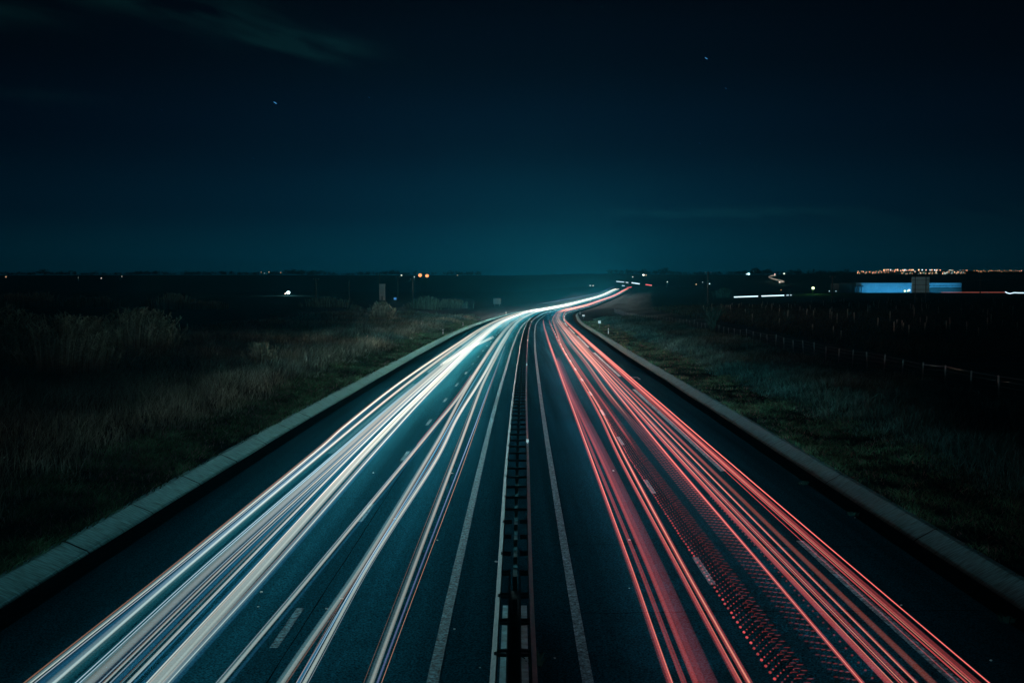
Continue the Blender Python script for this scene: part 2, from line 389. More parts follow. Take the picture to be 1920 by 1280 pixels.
for sd in (-1, 1):
    for dyy in (-.11, .11):
        arm.v += [(sd*.11, dyy*1.25 - .045, .70), (sd*.11, dyy*1.25 + .045, .70), (sd*.325, dyy + .025, .70), (sd*.325, dyy - .025, .70)]
        b = len(arm.v) - 4; arm.v += [(x, yy, z + .05) for x, yy, z in arm.v[b:b+4]]
        arm.f += [(b, b+1, b+2, b+3), (b+7, b+6, b+5, b+4), (b, b+4, b+5, b+1), (b+1, b+5, b+6, b+2), (b+2, b+6, b+7, b+3), (b+3, b+7, b+4, b)]
brk0 = arm.build('bracket', M['darksteel'], cb)
spc0 = MB().box((0, 0, .69), (.74, .10, .07)).box((0, 0, .62), (.12, .14, .08)).build('spacer', M['darksteel'], cb)
pst0 = MB().box((0, 0, .30), (.10, .006, .68)).box((-.047, 0, .30), (.006, .055, .68)).box((.047, 0, .30), (.006, .055, .68)).build('post', M['darksteel'], cb)
bolt0 = MB().box((0, 0, .765), (.05, .16, .02)).ball((0, 0, .785), .018).build('bolt', M['steel'], cb)
yb = 13.2; nb = ns_ = 0; firsts = {}
def place(proto, key, x, Y, z=0.0):
    o = proto if key not in firsts else proto.copy()
    if key in firsts: COL.objects.link(o); o.parent = cb
    firsts[key] = 1; o.location = (x, Y, z); return o
Y = 13.2
while Y < 34:
    place(brk0, 'b', float(xc(Y)), Y); place(pst0, 'p', float(xc(Y)), Y); Y += 2.0
while Y < 215:
    place(spc0, 's', float(xc(Y)), Y, float(zc(Y))); 
    if Y < 195: place(pst0, 'p', float(xc(Y)), Y, float(zc(Y)))
    Y += 2.0
rest = MB()
while Y < 600:
    rest.box((float(xc(Y)), Y, float(zc(Y)) + .69), (.74, .10, .07)).box((float(xc(Y)), Y, float(zc(Y)) + .35), (.09, .06, .68)); Y += 2.0
tag(rest.build('spacer_row', M['darksteel'], cb), kind='stuff')
Y = 17.0
while Y < 120:
    place(bolt0, 'o', float(xc(Y)) - hw(Y), Y, float(zc(Y))); Y += 4.0
rf0 = None
for Y in (50, 102, 154, 206, 258):
    p = (float(xc(Y)) + hw(Y) + .03, Y, float(zc(Y)))
    if rf0 is None:
        rf0 = MB().box((0, 0, .83), (.10, .05, .12)).box((0, 0, .76), (.04, .03, .06)).build('reflector', M['white'], cb); rf0.location = p
    else:
        o = rf0.copy(); COL.objects.link(o); o.parent = cb; o.location = p

# ------------------------------------------------------------------ light trails
G = {}
WHITE = dict(cream=(1.0, .86, .70), cool=(.62, .86, 1.0), blue=(.05, .30, .58), violet=(.26, .36, .72), teal=(.05, .42, .52), orange=(.7, .38, .24), grey=(.62, .66, .68))
RED = dict(red=(1.0, .155, .16), hot=(1.0, .40, .28), dim=(.62, .10, .11), brown=(.50, .13, .10), plum=(.45, .09, .13), halo=(.02, .55, .85), ember=(1.0, .42, .22))
for k_, c_ in {**WHITE, **RED}.items(): G[k_] = glow_mat('light_' + k_, c_, 1.0, near={'cream': (.70, .86, .80), 'grey': (.34, .60, .64)}.get(k_))
def near_white(Y): return float(.60 + 1.5 * ss(18, 52, Y) + .9 * ss(40, 100, Y) + .3 * ss(200, 500, Y))
def near_red(Y): return float(1.0 + 2.1 * ss(18, 50, Y) + 1.9 * ss(45, 130, Y) + .6 * ss(300, 700, Y))
def lerp_tab(T, Y):
    ys_ = [p[0] for p in T]; return np.interp(Y, ys_, [p[1] for p in T])
def strand(parent, col, off, h, r, gain, fade, y0=14, y1=1350, n=6, name='strand', ends=0.0, rfar=None):
    Yv = np.array(stations(y0, y1)); 
    if isinstance(off, list):
        t = table(off) if len(off) > 2 else (lambda q: lerp_tab(off, q)); o = t(np.clip(Yv, off[0][0], off[-1][0]))
    else: o = np.full(len(Yv), off, float)
    X = xc(Yv) + o; Z = zc(Yv) + h
    a = np.arange(n) * 2 * PI / n
    rfar = rfar if rfar is not None else r
    if name == 'strand': rfar = max(rfar, .05) + ((.095 if col == 'cream' else .04) if fade is near_white else .055)
    rr = r + (rfar - r) * ss(18, 170, Yv)
    VX = X[:, None] + np.cos(a)[None] * rr[:, None]; VZ = Z[:, None] + np.sin(a)[None] * rr[:, None]; VY = np.repeat(Yv[:, None], n, 1)
    V = np.stack([VX, VY, VZ], -1).reshape(-1, 3)
    i, k = np.meshgrid(np.arange(len(Yv) - 1), np.arange(n), indexing='ij'); p = i * n + k; q = i * n + (k + 1) % n
    F = np.stack([p, q, q + n, p + n], -1).reshape(-1, 4)
    gl = np.array([fade(t) * gain for t in Yv])
    if fade is near_white:
        if col in ('blue', 'violet', 'teal', 'orange', 'halo'): gl = gl * (1 - .85 * ss(35, 120, Yv))
        elif col in ('cool', 'grey'): gl = gl * (1 - .8 * ss(30, 100, Yv))
        elif col == 'cream': gl = gl * (1 + .45 * ss(30, 70, Yv))
    if ends: gl = gl * ss(y0, y0 + ends, Yv)
    o_ = np_mesh(name, V, F, G[col], parent, attr=np.repeat(gl, n))
    o_.data.polygons.foreach_set('use_smooth', np.ones(len(F), bool))
    a_ = o_.data.attributes.new('warm', 'FLOAT', 'POINT'); a_.data.foreach_set('value', np.repeat(ss(18, 62, Yv), n).astype(np.float32))
    return o_
def trail(label, strands, fade, group, name='light_trail', cat='light trail'):
    r = empty(name); tag(r, label, cat, group)
    if fade is near_white and len(strands) > 2: strand(r, 'halo', strands[0][1], .66, .26, .012, fade, name='halo', n=8)  # faint teal sheath added around the trail to tint the light on the road
    for s in strands:
        col, off, h, rad, gain = s[:5]; kw = s[5] if len(s) > 5 else {}
        strand(r, col, off, h, rad, gain, fade, **kw)
    return r
WG = 'white headlight trails on the left carriageway'; RG = 'red tail light trails on the right carriageway'
def sh(T, d): return [(a, b + d) for a, b in T]
t1 = [(14, -8.14), (20, -8.12), (28.4, -8.07), (49, -8.16), (56, -8.3), (88, -8.5), (154, -8.2), (300, -8.1), (700, -8.0)]
trail('outermost white trail along the left hard shoulder, edged in orange and blue', [
    ('orange', sh(t1, -.07), .68, .016, .9), ('grey', sh(t1, -.03), .66, .022, 1.0), ('cream', t1, .65, .014, 2.2, dict(rfar=.06)), ('cool', sh(t1, .07), .65, .012, 1.5), ('blue', sh(t1, .14), .62, .055, .6), ('teal', sh(t1, .24), .60, .06, .22)], near_white, WG)
t2 = [(14, -7.72), (20, -7.73), (28.4, -7.79), (52, -7.83), (90, -7.9), (160, -7.7), (300, -7.6), (700, -7.5)]
trail('soft-edged cream trail with a dark green shadow side, second from the left', [
    ('cream', t2, .65, .030, 1.5, dict(rfar=.08)), ('cool', sh(t2, -.06), .65, .06, .5), ('teal', sh(t2, .10), .64, .11, .30), ('grey', sh(t2, .0), .65, .09, .28)], near_white, WG)
t3 = [(14, -7.37), (20, -7.37), (28.4, -7.42), (49, -7.3), (80, -7.25), (154, -7.1), (300, -7.0), (700, -6.9)]
trail('wide bundle of many fine cream and mauve strands, third from the left', [
    ('cool', t3, .65, .010, 2.2), ('teal', sh(t3, -.05), .6, .05, .35), ('cool', sh(t3, .07), .65, .009, 1.9), ('grey', sh(t3, .11), .66, .03, .9), ('cream', sh(t3, .24), .66, .075, .85, dict(rfar=.11)), ('violet', sh(t3, .27), .62, .10, .12),
    ('cool', sh(t3, .40), .65, .012, 1.2), ('orange', sh(t3, .45), .64, .010, .7), ('cream', sh(t3, .50), .66, .018, 1.5), ('cool', sh(t3, .585), .65, .014, 1.2), ('blue', sh(t3, .64), .62, .045, .6)], near_white, WG)
t4 = [(14, -6.48), (20, -6.48), (28.4, -6.51), (49, -6.57), (90, -6.5), (154, -6.4), (300, -6.4), (700, -6.3)]
trail('narrow cream trail with a blue edge between the two widest bundles', [
    ('cream', t4, .65, .026, 1.6, dict(rfar=.07)), ('grey', sh(t4, -.10), .66, .012, .9), ('orange', sh(t4, -.13), .66, .008, .6), ('blue', sh(t4, .07), .62, .02, .8), ('cool', sh(t4, .03), .65, .010, 1.2)], near_white, WG)
t5 = [(14, -6.20), (20, -6.21), (28.4, -6.22), (49, -6.33), (80, -6.25), (154, -6.2), (300, -6.1), (700, -6.0)]
trail('broadest and brightest solid cream trail on the left carriageway', [
    ('cream', sh(t5, .04), .65, .012, 2.4), ('cream', sh(t5, .15), .65, .10, 1.35, dict(rfar=.13)), ('orange', sh(t5, .10), .66, .014, .9), ('cream', sh(t5, .28), .65, .055, 1.1), ('blue', sh(t5, -.04), .62, .04, .5)], near_white, WG)
t5b = [(14, -5.84), (20, -5.80), (28.4, -5.72), (49, -5.74), (80, -5.75), (154, -5.7), (300, -5.6), (700, -5.5)]
trail('blue-grey trail with fine orange hairlines on the inner side of the broadest cream one', [
    ('cool', sh(t5b, -.06), .64, .05, .55), ('orange', sh(t5b, -.10), .66, .007, .9), ('cream', t5b, .66, .011, 1.7, dict(rfar=.06)), ('blue', sh(t5b, .05), .62, .06, .45), ('grey', sh(t5b, .0), .65, .05, .6)], near_white, WG)
t6 = [(14, -5.1), (20, -4.91), (28.4, -4.66), (46, -4.23), (56, -4.01), (70, -3.74), (85, -3.69), (108, -3.69), (154, -3.72), (300, -3.7), (700, -3.6)]
trail('single cream trail drifting across the dashed lane line', [
    ('cream', t6, .65, .034, 1.25, dict(rfar=.06)), ('grey', sh(t6, -.03), .65, .065, .55), ('blue', sh(t6, .10), .62, .035, .38), ('cool', sh(t6, -.085), .65, .008, 1.0)], near_white, WG)
t6b = [(52, -4.42), (68, -4.13), (82, -4.01), (95, -4.02)]
trail('short thin rusty trail beside the lane dashes', [('brown', t6b, .4, .014, .8, dict(y0=52, y1=95))], near_red, WG)
t7 = [(14, -4.0), (20, -3.88), (28.4, -3.65), (46, -3.49), (54, -3.46), (75, -3.55), (110, -3.6), (300, -3.3), (700, -3.2)]
trail('cream trail crossing another just left of the blue hairline, in the fast lane', [
    ('cream', t7, .65, .04, 1.2, dict(rfar=.07)), ('grey', sh(t7, -.06), .65, .05, .6), ('orange', sh(t7, .06), .64, .016, .6), ('teal', sh(t7, -.10), .6, .04, .3)], near_white, WG)
t8 = [(14, -3.55), (20, -3.52), (28.4, -3.50), (46, -3.12), (60, -3.13), (80, -2.95), (105, -2.86), (300, -2.8), (700, -2.8)]
trail('bright white trail with a blue hairline crossing its neighbour in the fast lane', [
    ('cream', t8, .65, .036, 2.0, dict(rfar=.07)), ('cool', sh(t8, -.07), .65, .010, 1.6), ('orange', sh(t8, -.13), .66, .008, .8), ('cool', sh(t8, .07), .66, .008, 1.2)], near_white, WG)
t8b = [(14, -3.6), (20, -3.62), (46, -3.34), (75, -3.3), (140, -3.25)]
trail('thin vivid blue trail tucked between two crossing cream ones', [('blue', t8b, .65, .022, 1.7, dict(y1=140)), ('cool', sh(t8b, -.03), .65, .009, 1.4, dict(y1=140))], near_white, WG)
t10 = [(14, -2.38), (20, -2.39), (46, -2.42), (60, -2.48), (85, -2.62), (120, -2.59), (154, -2.55), (300, -2.5), (700, -2.5)]
trail('pinkish-cream trail nearest the left edge line of the median', [
    ('cream', t10, .65, .042, 1.25, dict(rfar=.07)), ('grey', sh(t10, -.05), .65, .045, .5), ('orange', sh(t10, -.13), .66, .007, .8), ('orange', sh(t10, .0), .66, .012, .6)], near_white, WG)
t11 = [(14, -2.28), (20, -2.29), (46, -2.13), (62, -2.08), (140, -2.2)]
trail('violet-blue trail hugging the pinkish-cream one near the median', [('violet', t11, .65, .022, 1.25, dict(y1=140)), ('cool', sh(t11, .0), .65, .010, 1.2, dict(y1=140, y0=30, ends=25))], near_white, WG)
t12 = [(14, -2.27), (20, -2.22), (46, -2.02), (80, -2.04), (140, -2.19)]
trail('hair-thin orange trail closest to the crash barrier', [('orange', t12, .65, .009, 1.9, dict(y1=145))], near_white, WG)
te = [(105, -7.1), (130, -6.45), (150, -5.4), (168, -4.63)]
trail('short cream trail that starts abruptly between the lanes before the bend', [('cream', te, .65, .10, 1.2, dict(y0=105, y1=168))], near_white, WG)
for o_, hh, lb in ((-5.1, .65, 'white trail filling the middle of the left carriageway only near the bend'), (-4.5, .7, 'white trail beside the lane line visible only near the bend'), (-6.7, .68, 'white trail of the slow lane visible only near the bend')):
    trail(lb, [('cream', o_, hh, .12, 1.0, dict(y0=190, ends=60))], near_white, WG)
trail('faint blue high-set trail floating above the white ribbon beyond the bend', [('violet', -7.5, 3.4, .16, .75, dict(y0=560, ends=120)), ('cool', -7.5, 3.1, .07, .5, dict(y0=500, y1=640, ends=60))], near_red, WG)

# red side
def V_(o0, o1, o2=None): return [(14, o0), (45, o1), (150, o2 if o2 is not None else o1), (700, (o2 if o2 is not None else o1))]
r1 = [(14, 2.55), (19.6, 2.59), (27.8, 2.69), (45, 2.80), (65, 2.89), (91, 2.96), (150, 3.08), (279, 3.03)]
trail('red trail nearest the median edge line, ending abruptly before the bend', [
    ('red', r1, .8, .040, .95, dict(y1=279, rfar=.12)), ('hot', sh(r1, .02), .8, .010, 1.6, dict(y1=279)), ('dim', sh(r1, -.05), .8, .03, .4, dict(y1=200))], near_red, RG)
r1b = [(14, 2.74), (20, 2.79), (28, 2.88), (45, 2.93), (90, 3.05), (150, 3.1)]
trail('thinner double red trail just inside the innermost red one', [('red', r1b, .8, .032, .55, dict(y1=150)), ('dim', sh(r1b, .05), .8, .02, .7, dict(y1=150))], near_red, RG)
r2 = [(14, 2.95), (20, 3.02), (28, 3.12), (45, 3.18), (70, 3.12), (110, 3.2)]
trail('very wide soft plum-red trail fading to one side', [
    ('red', sh(r2, -.02), .8, .055, .62, dict(y1=110)), ('dim', sh(r2, .06), .8, .10, .40, dict(y1=110)), ('plum', sh(r2, .17), .85, .16, .42, dict(y1=110))], near_red, RG)
r3 = [(14, 3.70), (20, 3.72), (28, 3.78), (45, 3.89), (61, 4.12), (82, 4.22), (150, 4.30), (190, 4.38), (279, 4.4)]
trail('red trail left of the lane dashes with a frayed far end', [('red', r3, .8, .040, .85, dict(y1=279, rfar=.10)), ('hot', sh(r3, .03), .8, .012, .9, dict(y1=250)), ('dim', sh(r3, -.04), .8, .035, .4, dict(y1=279))], near_red, RG)
r4 = [(14, 3.85), (20, 3.88), (28, 3.93), (45, 4.11), (63, 4.34), (77, 4.38), (127, 4.36), (200, 4.9), (281, 5.2), (500, 5.1)]
trail('bright orange-cored red trail running over the lane dashes', [('hot', r4, .8, .020, 1.7, dict(rfar=.05)), ('red', sh(r4, -.03), .8, .032, .6), ('red', sh(r4, .03), .8, .03, .5)], near_red, RG)
r5c = [(70, 4.62), (100, 4.6), (150, 4.75), (281, 5.4), (700, 5.3)]
trail('smooth far half of the beaded red trail over the dashes', [('red', r5c, .8, .14, .35, dict(y0=58, ends=20)), ('red', sh(r5c, .12), .8, .04, .7, dict(y0=46, ends=10)), ('hot', sh(r5c, -.05), .8, .02, .7, dict(y0=80, ends=20))], near_red, RG)
r6c = [(60, 5.35), (75, 5.38), (106, 5.6), (150, 5.6), (300, 5.8), (700, 5.7)]
trail('ribbed pink trail in the middle of the slow lane', [('red', r6c, .8, .09, .45, dict(y0=58, ends=16)), ('hot', sh(r6c, .12), .8, .022, 1.1, dict(y0=56, ends=14)), ('red', sh(r6c, -.12), .8, .03, .5, dict(y0=60, ends=16))], near_red, RG)
r7 = [(14, 5.70), (20, 5.73), (28, 5.77), (45, 5.81), (70, 5.95), (106, 6.15), (300, 6.2), (700, 6.1)]
trail('strong red trail bordered by comb-like teeth', [('red', r7, .8, .040, .85, dict(rfar=.09)), ('hot', r7, .8, .010, 1.3), ('red', sh(r7, -.10), .8, .04, .30, dict(y0=30, ends=15)), ('ember', sh(r7, .04), .8, .02, .9, dict(y0=60, ends=40))], near_red, RG)
r8 = V_(6.19, 6.14, 6.4)
trail('twin-line red trail right of the comb-edged one', [('red', r8, .8, .035, .75, dict(rfar=.08)), ('hot', sh(r8, .05), .8, .010, 1.3), ('dim', sh(r8, -.06), .8, .025, .8)], near_red, RG)
r9 = V_(6.40, 6.36, 6.65)
trail('fine red hairlines around a dark gap in the slow lane', [('hot', r9, .8, .010, 1.5), ('dim', sh(r9, .06), .8, .03, .7), ('red', sh(r9, -.05), .8, .012, .9), ('ember', sh(r9, -.02), .8, .04, .9, dict(y0=70, ends=60))], near_red, RG)
r10 = V_(6.60, 6.66, 6.85)
trail('clean thin red trail between the hairlines and a dull brown band', [('hot', r10, .8, .013, 1.2), ('red', sh(r10, .02), .8, .024, .5)], near_red, RG)
r11 = V_(6.88, 6.92, 7.1)
trail('dull brown-red band in the right part of the slow lane', [('brown', r11, .8, .060, .55), ('red', sh(r11, 0), .8, .035, .5, dict(y0=34, ends=30))], near_red, RG)
r12 = V_(7.5, 7.6, 8.0)
trail('cluster of four fine red lines beside the shoulder line', [('red', sh(r12, -.07), .8, .016, 1.0), ('hot', sh(r12, 0), .8, .011, 1.2), ('red', sh(r12, .05), .8, .018, .9), ('dim', sh(r12, .12), .8, .04, .5), ('red', sh(r12, -.22), .8, .007, 1.0), ('red', sh(r12, -.02), .8, .09, .35, dict(y0=30, ends=40)), ('ember', sh(r12, -.1), .8, .03, .8, dict(y0=80, ends=60))], near_red, RG)
r13 = V_(7.80, 7.88, 8.15)
trail('outermost thin red trail along the right hard shoulder', [('red', r13, .8, .016, 1.15), ('hot', r13, .8, .006, 1.2)], near_red, RG)
trail('pale orange trail weaving through the red ones near the bend', [('ember', [(110, 6.9), (150, 7.1), (220, 7.3), (300, 6.6), (420, 6.0), (700, 6.2)], .8, .07, .8, dict(y0=110, ends=50))], near_red, RG)
trail('orange trail on the inside of the bend among the red ones', [('ember', [(130, 5.8), (200, 6.4), (300, 6.9), (450, 7.1), (700, 7.0)], .8, .08, .7, dict(y0=150, ends=50))], near_red, RG)

# pulsed lamps: separate small flashes left one after another
def flashes(label, rows, colname, gain):
    b = MB(); gv = []
    for (c, r, sq, gn) in rows:
        n0 = len(b.v); b.ball(c, r, 6, 4, sq); gv += [gn] * (len(b.v) - n0)
    m_ = b.build('light_trail', G[colname]); a = m_.data.attributes.new('glow', 'FLOAT', 'POINT'); a.data.foreach_set('value', (np.array(gv) * gain).astype(np.float32))
    tag(m_, label, 'light trail', RG); return m_
pr0 = random.Random(8); rows = []; Y = 17.5; k = 0
while Y < 75:
    Y_j = pr0.uniform(-.05, .05); base = pr0.uniform(-.012, .012) + float(np.interp(Y, [17, 28, 45, 71], [4.33, 4.32, 4.27, 4.46])); wd = float(np.interp(Y, [17, 28, 45, 71], [.34, .40, .38, .22])); f = float(1 - ss(60, 75, Y))
    for j in range(6):
        t = j / 5; o = base + wd * t; y2 = Y + .10 * j + Y_j * t
        s = .028 if j == 0 else .019 * (1 - .3 * t)
        rows.append(((float(xc(y2)) + o, y2, float(zc(y2)) + .8 + .02 * j), s, (1.1, 1.6, .9), (1.3 if j == 0 else .75 - .3 * t) * f * pr0.uniform(.45, 1.25)))
        if j >= 3: rows.append(((float(xc(y2)) + o + .10, y2 - .02, float(zc(y2)) + .84 + .03 * j), .013, (5.0, 1.4, .8), .24 * f))
    Y += .335; k += 1
flashes('trail of separate red beads with feathery tips over the lane dashes', rows, 'red', .48)
rows = []; Y = 19
while Y < 72:
    w_ = float(np.interp(Y, [19, 28, 45, 72], [.34, .46, .5, .3])); f = float((1 - ss(56, 72, Y)) * (.45 + .55 * ss(20, 40, Y)))
    right = float(np.interp(Y, [19, 28, 45, 72], [5.66, 5.72, 5.74, 5.55]))
    for j in range(4):
        rows.append(((float(xc(Y)) + right - w_ * (j + .5) / 4, Y + .05 * j, float(zc(Y)) + .82), .018, (w_ / 4 / .018 * .52, 1.3, .8), (.62 - .1 * j) * f))
    if Y < 36: rows.append(((float(xc(Y)) + right + .17, Y + .1, float(zc(Y)) + .95), .018, (1.5, 1.4, 1.2), .5 * f))
    Y += .40
flashes('comb of short crosswise red dashes on the inner side of a strong red trail', rows, 'red', .48)

# the lamps' own beams on the road: headlights seen head-on in the left lanes, shining ahead in the right lanes
def beam(x, Y, z, aim, energy, col, ang, blend=.9, r=.10):
    l = bpy.data.lights.new('headlamp_beam', 'SPOT'); l.energy = energy; l.color = col; l.spot_size = ang; l.spot_blend = blend; l.shadow_soft_size = r
    o = bpy.data.objects.new('headlamp_beam', l); COL.objects.link(o); o.location = (x, Y, z)
    o.rotation_euler = Vector(aim).to_track_quat('-Z', 'Y').to_euler(); return o
BEAM = (.16, .82, 1.0); BEAM_NEAR = (.45, .88, .95); BEAM_FAR = (.80, .93, .90)
Y = 15.0
while Y < 1250:
    stp = 2.0 if Y < 60 else (4.0 if Y < 120 else (8.0 if Y < 260 else 30.0))
    k = stp / 5.0; far = 1.0 + 2.1 * float(ss(220, 550, Y)); gn = float(.45 + .55 * ss(20, 60, Y))
    for o in (-3.0, -6.7):
        beam(float(xc(Y)) + o, Y, float(zc(Y)) + .68, (0, -1, .33), 1050 * k * far * gn, BEAM_NEAR if Y < 110 else BEAM_FAR, 1.8, 1.0)
    for o in (3.3, 6.7):
        beam(float(xc(Y)) + o, Y, float(zc(Y)) + .68, (.03, 1, .33), 1300 * k * far * gn, BEAM, 1.8, 1.0)
    Y += stp

# ------------------------------------------------------------------ grass
def blades(name, X, Y, hgt, wid, col, m, lean=.35, parent=None, wind=(.12, 0)):
    n = len(X); Z = ground(Y, X - xc(Y)) - .03
    a = rng.uniform(0, 2 * PI, n); wx = np.cos(a) * wid; wy = np.sin(a) * wid * .3
    lx = rng.normal(0, lean, n) * hgt + wind[0] * hgt; ly = rng.normal(0, lean, n) * hgt
    P0 = np.stack([X - wx, Y - wy, Z], 1); P1 = np.stack([X + wx, Y + wy, Z], 1)
    M0 = np.stack([X - wx * .7 + lx * .35, Y - wy * .7 + ly * .35, Z + hgt * .6], 1); M1 = np.stack([X + wx * .7 + lx * .35, Y + wy * .7 + ly * .35, Z + hgt * .6], 1)
    T = np.stack([X + lx, Y + ly, Z + hgt], 1)
    V = np.stack([P0, P1, M1, M0, T], 1).reshape(-1, 3); b = np.arange(n)[:, None] * 5
    F = np.concatenate([b + np.array([[0, 1, 2]]), b + np.array([[0, 2, 3]]), b + np.array([[3, 2, 4]])], 0)
    return np_mesh(name, V, F, m, parent, colors=np.repeat(col, 5, 0))
def scatter(n, o0, o1, y0, y1, p=1.0):
    """denser near the camera; keeps only what the camera's surroundings can see"""
    u = rng.uniform(0, 1, n); Y = (y0 ** (1 - p) + u * (y1 ** (1 - p) - y0 ** (1 - p))) ** (1 / (1 - p)) if p != 1 else y0 * (y1 / y0) ** u
    o = rng.uniform(o0, o1, n); X = o + xc(Y); k = np.abs(X) < .52 * Y + 8
    return X[k], Y[k]
def tallgrass(name, n, o0, o1, y0, y1, side, hmax=1.0, p=.8, tone=1.0):
    X, Y = scatter(n, o0, o1, y0, y1, p); o = np.abs(X - xc(Y)); ed = min(abs(o0), abs(o1))
    cl = vnoise(X / 2.6 + 9, Y / 2.6) * .6 + vnoise(X / 9 + 3, Y / 11) * .7
    keep = rng.uniform(0, 1, len(X)) < np.clip(cl * 1.5 - .15, .05, 1); X, Y, cl, o = X[keep], Y[keep], cl[keep], o[keep]
    h = hmax * (.35 + .75 * cl) * rng.uniform(.55, 1.25, len(X)) * ss(ed - .5, ed + 3.5, o) + .12
    w = .010 + .00022 * Y + rng.uniform(0, .006, len(X))
    dryness = np.clip(vnoise(X / 14 + 40, Y / 16) * 1.6 - .35, 0, 1)[:, None]
    c = (1 - dryness) * np.array([[.55, 1.05, 1.05]]) + dryness * np.array([[1.6, 1.5, 1.3]])
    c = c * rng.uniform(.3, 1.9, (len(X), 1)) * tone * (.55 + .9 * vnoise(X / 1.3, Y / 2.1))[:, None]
    return blades(name, X, Y, h, w, c, M['dry'])
tag(tallgrass('tall_grass', 210000, -52, -15.2, 17, 340, -1, 1.15), kind='stuff')
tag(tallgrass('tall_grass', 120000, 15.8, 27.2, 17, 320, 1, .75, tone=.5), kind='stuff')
def shortgrass(n, o0, o1, y0, y1, m, cc, h0, jitter=.6):
    X, Y = scatter(n, o0, o1, y0, y1, .9); cl = vnoise(X / .8, Y / 1.2) * .6 + vnoise(X / 4, Y / 5) * .6
    k = rng.uniform(0, 1, len(X)) < np.clip(cl * 1.7 - .35, .02, 1); X, Y, cl = X[k], Y[k], cl[k]
    c = np.array([cc]) * (.15 + 1.5 * cl[:, None] ** 2) * rng.uniform(.4, 1.8, (len(X), 1)); pale = rng.uniform(0, 1, len(X)) < .10; c[pale] = np.array([3.4, 1.0, 1.8]) * cc
    return blades('short_grass', X, Y, h0 * (.4 + .9 * cl) * rng.uniform(.5, 1.3, len(X)), .012 + .0002 * Y, c, m, lean=jitter)
tag(shortgrass(120000, -17.5, KL + .10, 17, 300, M['green'], (1.35, .62, .95), .30, 1.0), kind='stuff')
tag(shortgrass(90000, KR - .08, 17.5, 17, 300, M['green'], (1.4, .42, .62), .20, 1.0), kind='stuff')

def gz(X, Y): return float(ground(Y, X - float(xc(Y))))
# ------------------------------------------------------------------ reed clumps and bare shrubs
def plant_clump(kind, label, X, Y, w, h, n, seed, cat, group, plume=True, depth=.8, lean=.22, tint=(1, 1, 1), fan=False):
    r = np.random.default_rng(seed); base = gz(X, Y) - .1
    V = []; F = []; C = []
    def quad(a, b, wa, wb, c):
        d = Vector(b) - Vector(a); s = Vector((1, .25, 0)); k = len(V)
        V.extend([tuple(Vector(a) - s * wa), tuple(Vector(a) + s * wa), tuple(Vector(b) + s * wb), tuple(Vector(b) - s * wb)]); F.append((k, k+1, k+2, k+3)); C.extend([c] * 4)
    wd = .010 + .00022 * Y
    for i in range(n):
        bx = r.normal(0, .24) * w; by = r.normal(0, .25) * w * depth; hh = h * r.uniform(.5, 1.0) * (1 - .35 * min(1, abs(bx) / (w * .6)))
        lx = (bx / max(w, .1)) * lean * hh * 2.2 + r.normal(0, .10) * hh; ly = r.normal(0, .08) * hh
        if fan: bx *= .25; lx = r.normal(0, .30) * hh
        c = np.array(tint) * r.uniform(.45, 1.5); c = tuple(c)
        p = [(0, 0), (.5, .2), (.8, .55), (1, 1)]
        pts = [(bx + lx * q, by + ly * q, hh * t) for t, q in p]
        for a, b in zip(pts[:-1], pts[1:]): quad(a, b, wd, wd * .7, c)
        for j in range(3 if plume else 2):
            t = r.uniform(.3, .95); a = (bx + lx * t * t, by + ly * t * t, hh * t); g_ = r.uniform(0, 2 * PI); L_ = h * r.uniform(.08, .17)
            b = (a[0] + math.cos(g_) * L_, a[1] + math.sin(g_) * L_, a[2] + L_ * r.uniform(-.3, .6)); quad(a, b, wd * 1.1, wd * .3, tuple(np.array(c) * .8))
        if plume:
            t = pts[-1]
            for j in range(5):
                b = (t[0] + r.normal(0, .05) * h, t[1] + r.normal(0, .03) * h, t[2] + r.uniform(-.05, .08) * h); quad(t, b, wd * 1.2, wd * .8, tuple(np.array(c) * 1.35))
    o = np_mesh(kind, np.array(V), np.array(F), M['reed'], None, colors=np.array(C)); o.location = (X, Y, base)
    return tag(o, label, cat, group)
def at(px, py_base, dz=0.0):
    """ground point seen at a photo pixel, by marching along the sight line"""
    d = skydir(px, py_base); t = 12.0
    for _ in range(3000):
        p = Vector((0, 0, CAM_H)) + d * t
        if p.z <= float(ground(p.y, p.x - float(xc(p.y)))): break
        t *= 1.004
    return p.x, p.y
RG2 = 'giant reed clumps in the left verge'
for i, (px, py, w, h, n, lb) in enumerate([
    (22, 705, 3.4, 5.4, 260, 'tall dark reed clump cut off by the picture edge on the left'),
    (128, 712, 5.6, 5.0, 420, 'big shaggy reed clump standing tallest in the left verge'),
    (262, 668, 6.2, 4.9, 480, 'broad reed clump with a leaning lit right side, beside the shaggy tallest one'),
    (492, 694, 1.9, 2.6, 130, 'small isolated reed tuft near the green grass strip on the left'),
    (716, 603, 4.2, 4.6, 260, 'pale upright reed clump below the pale tower'),
    (300, 652, 2.5, 3.2, 140, 'low reed clump filling the gap beside the broad one'),
    (175, 640, 3.0, 3.4, 140, 'slim reed clump half hidden behind the shaggy tallest one')]):
    X, Y = at(px, py); plant_clump('reed_clump', lb, X, Y, w, h, n, 100 + i, 'reeds', RG2, tint=(.62, .78, .72) if i < 3 or i > 4 else (1.15, 1.1, .95))
FG = 'far reed stands across the left field'
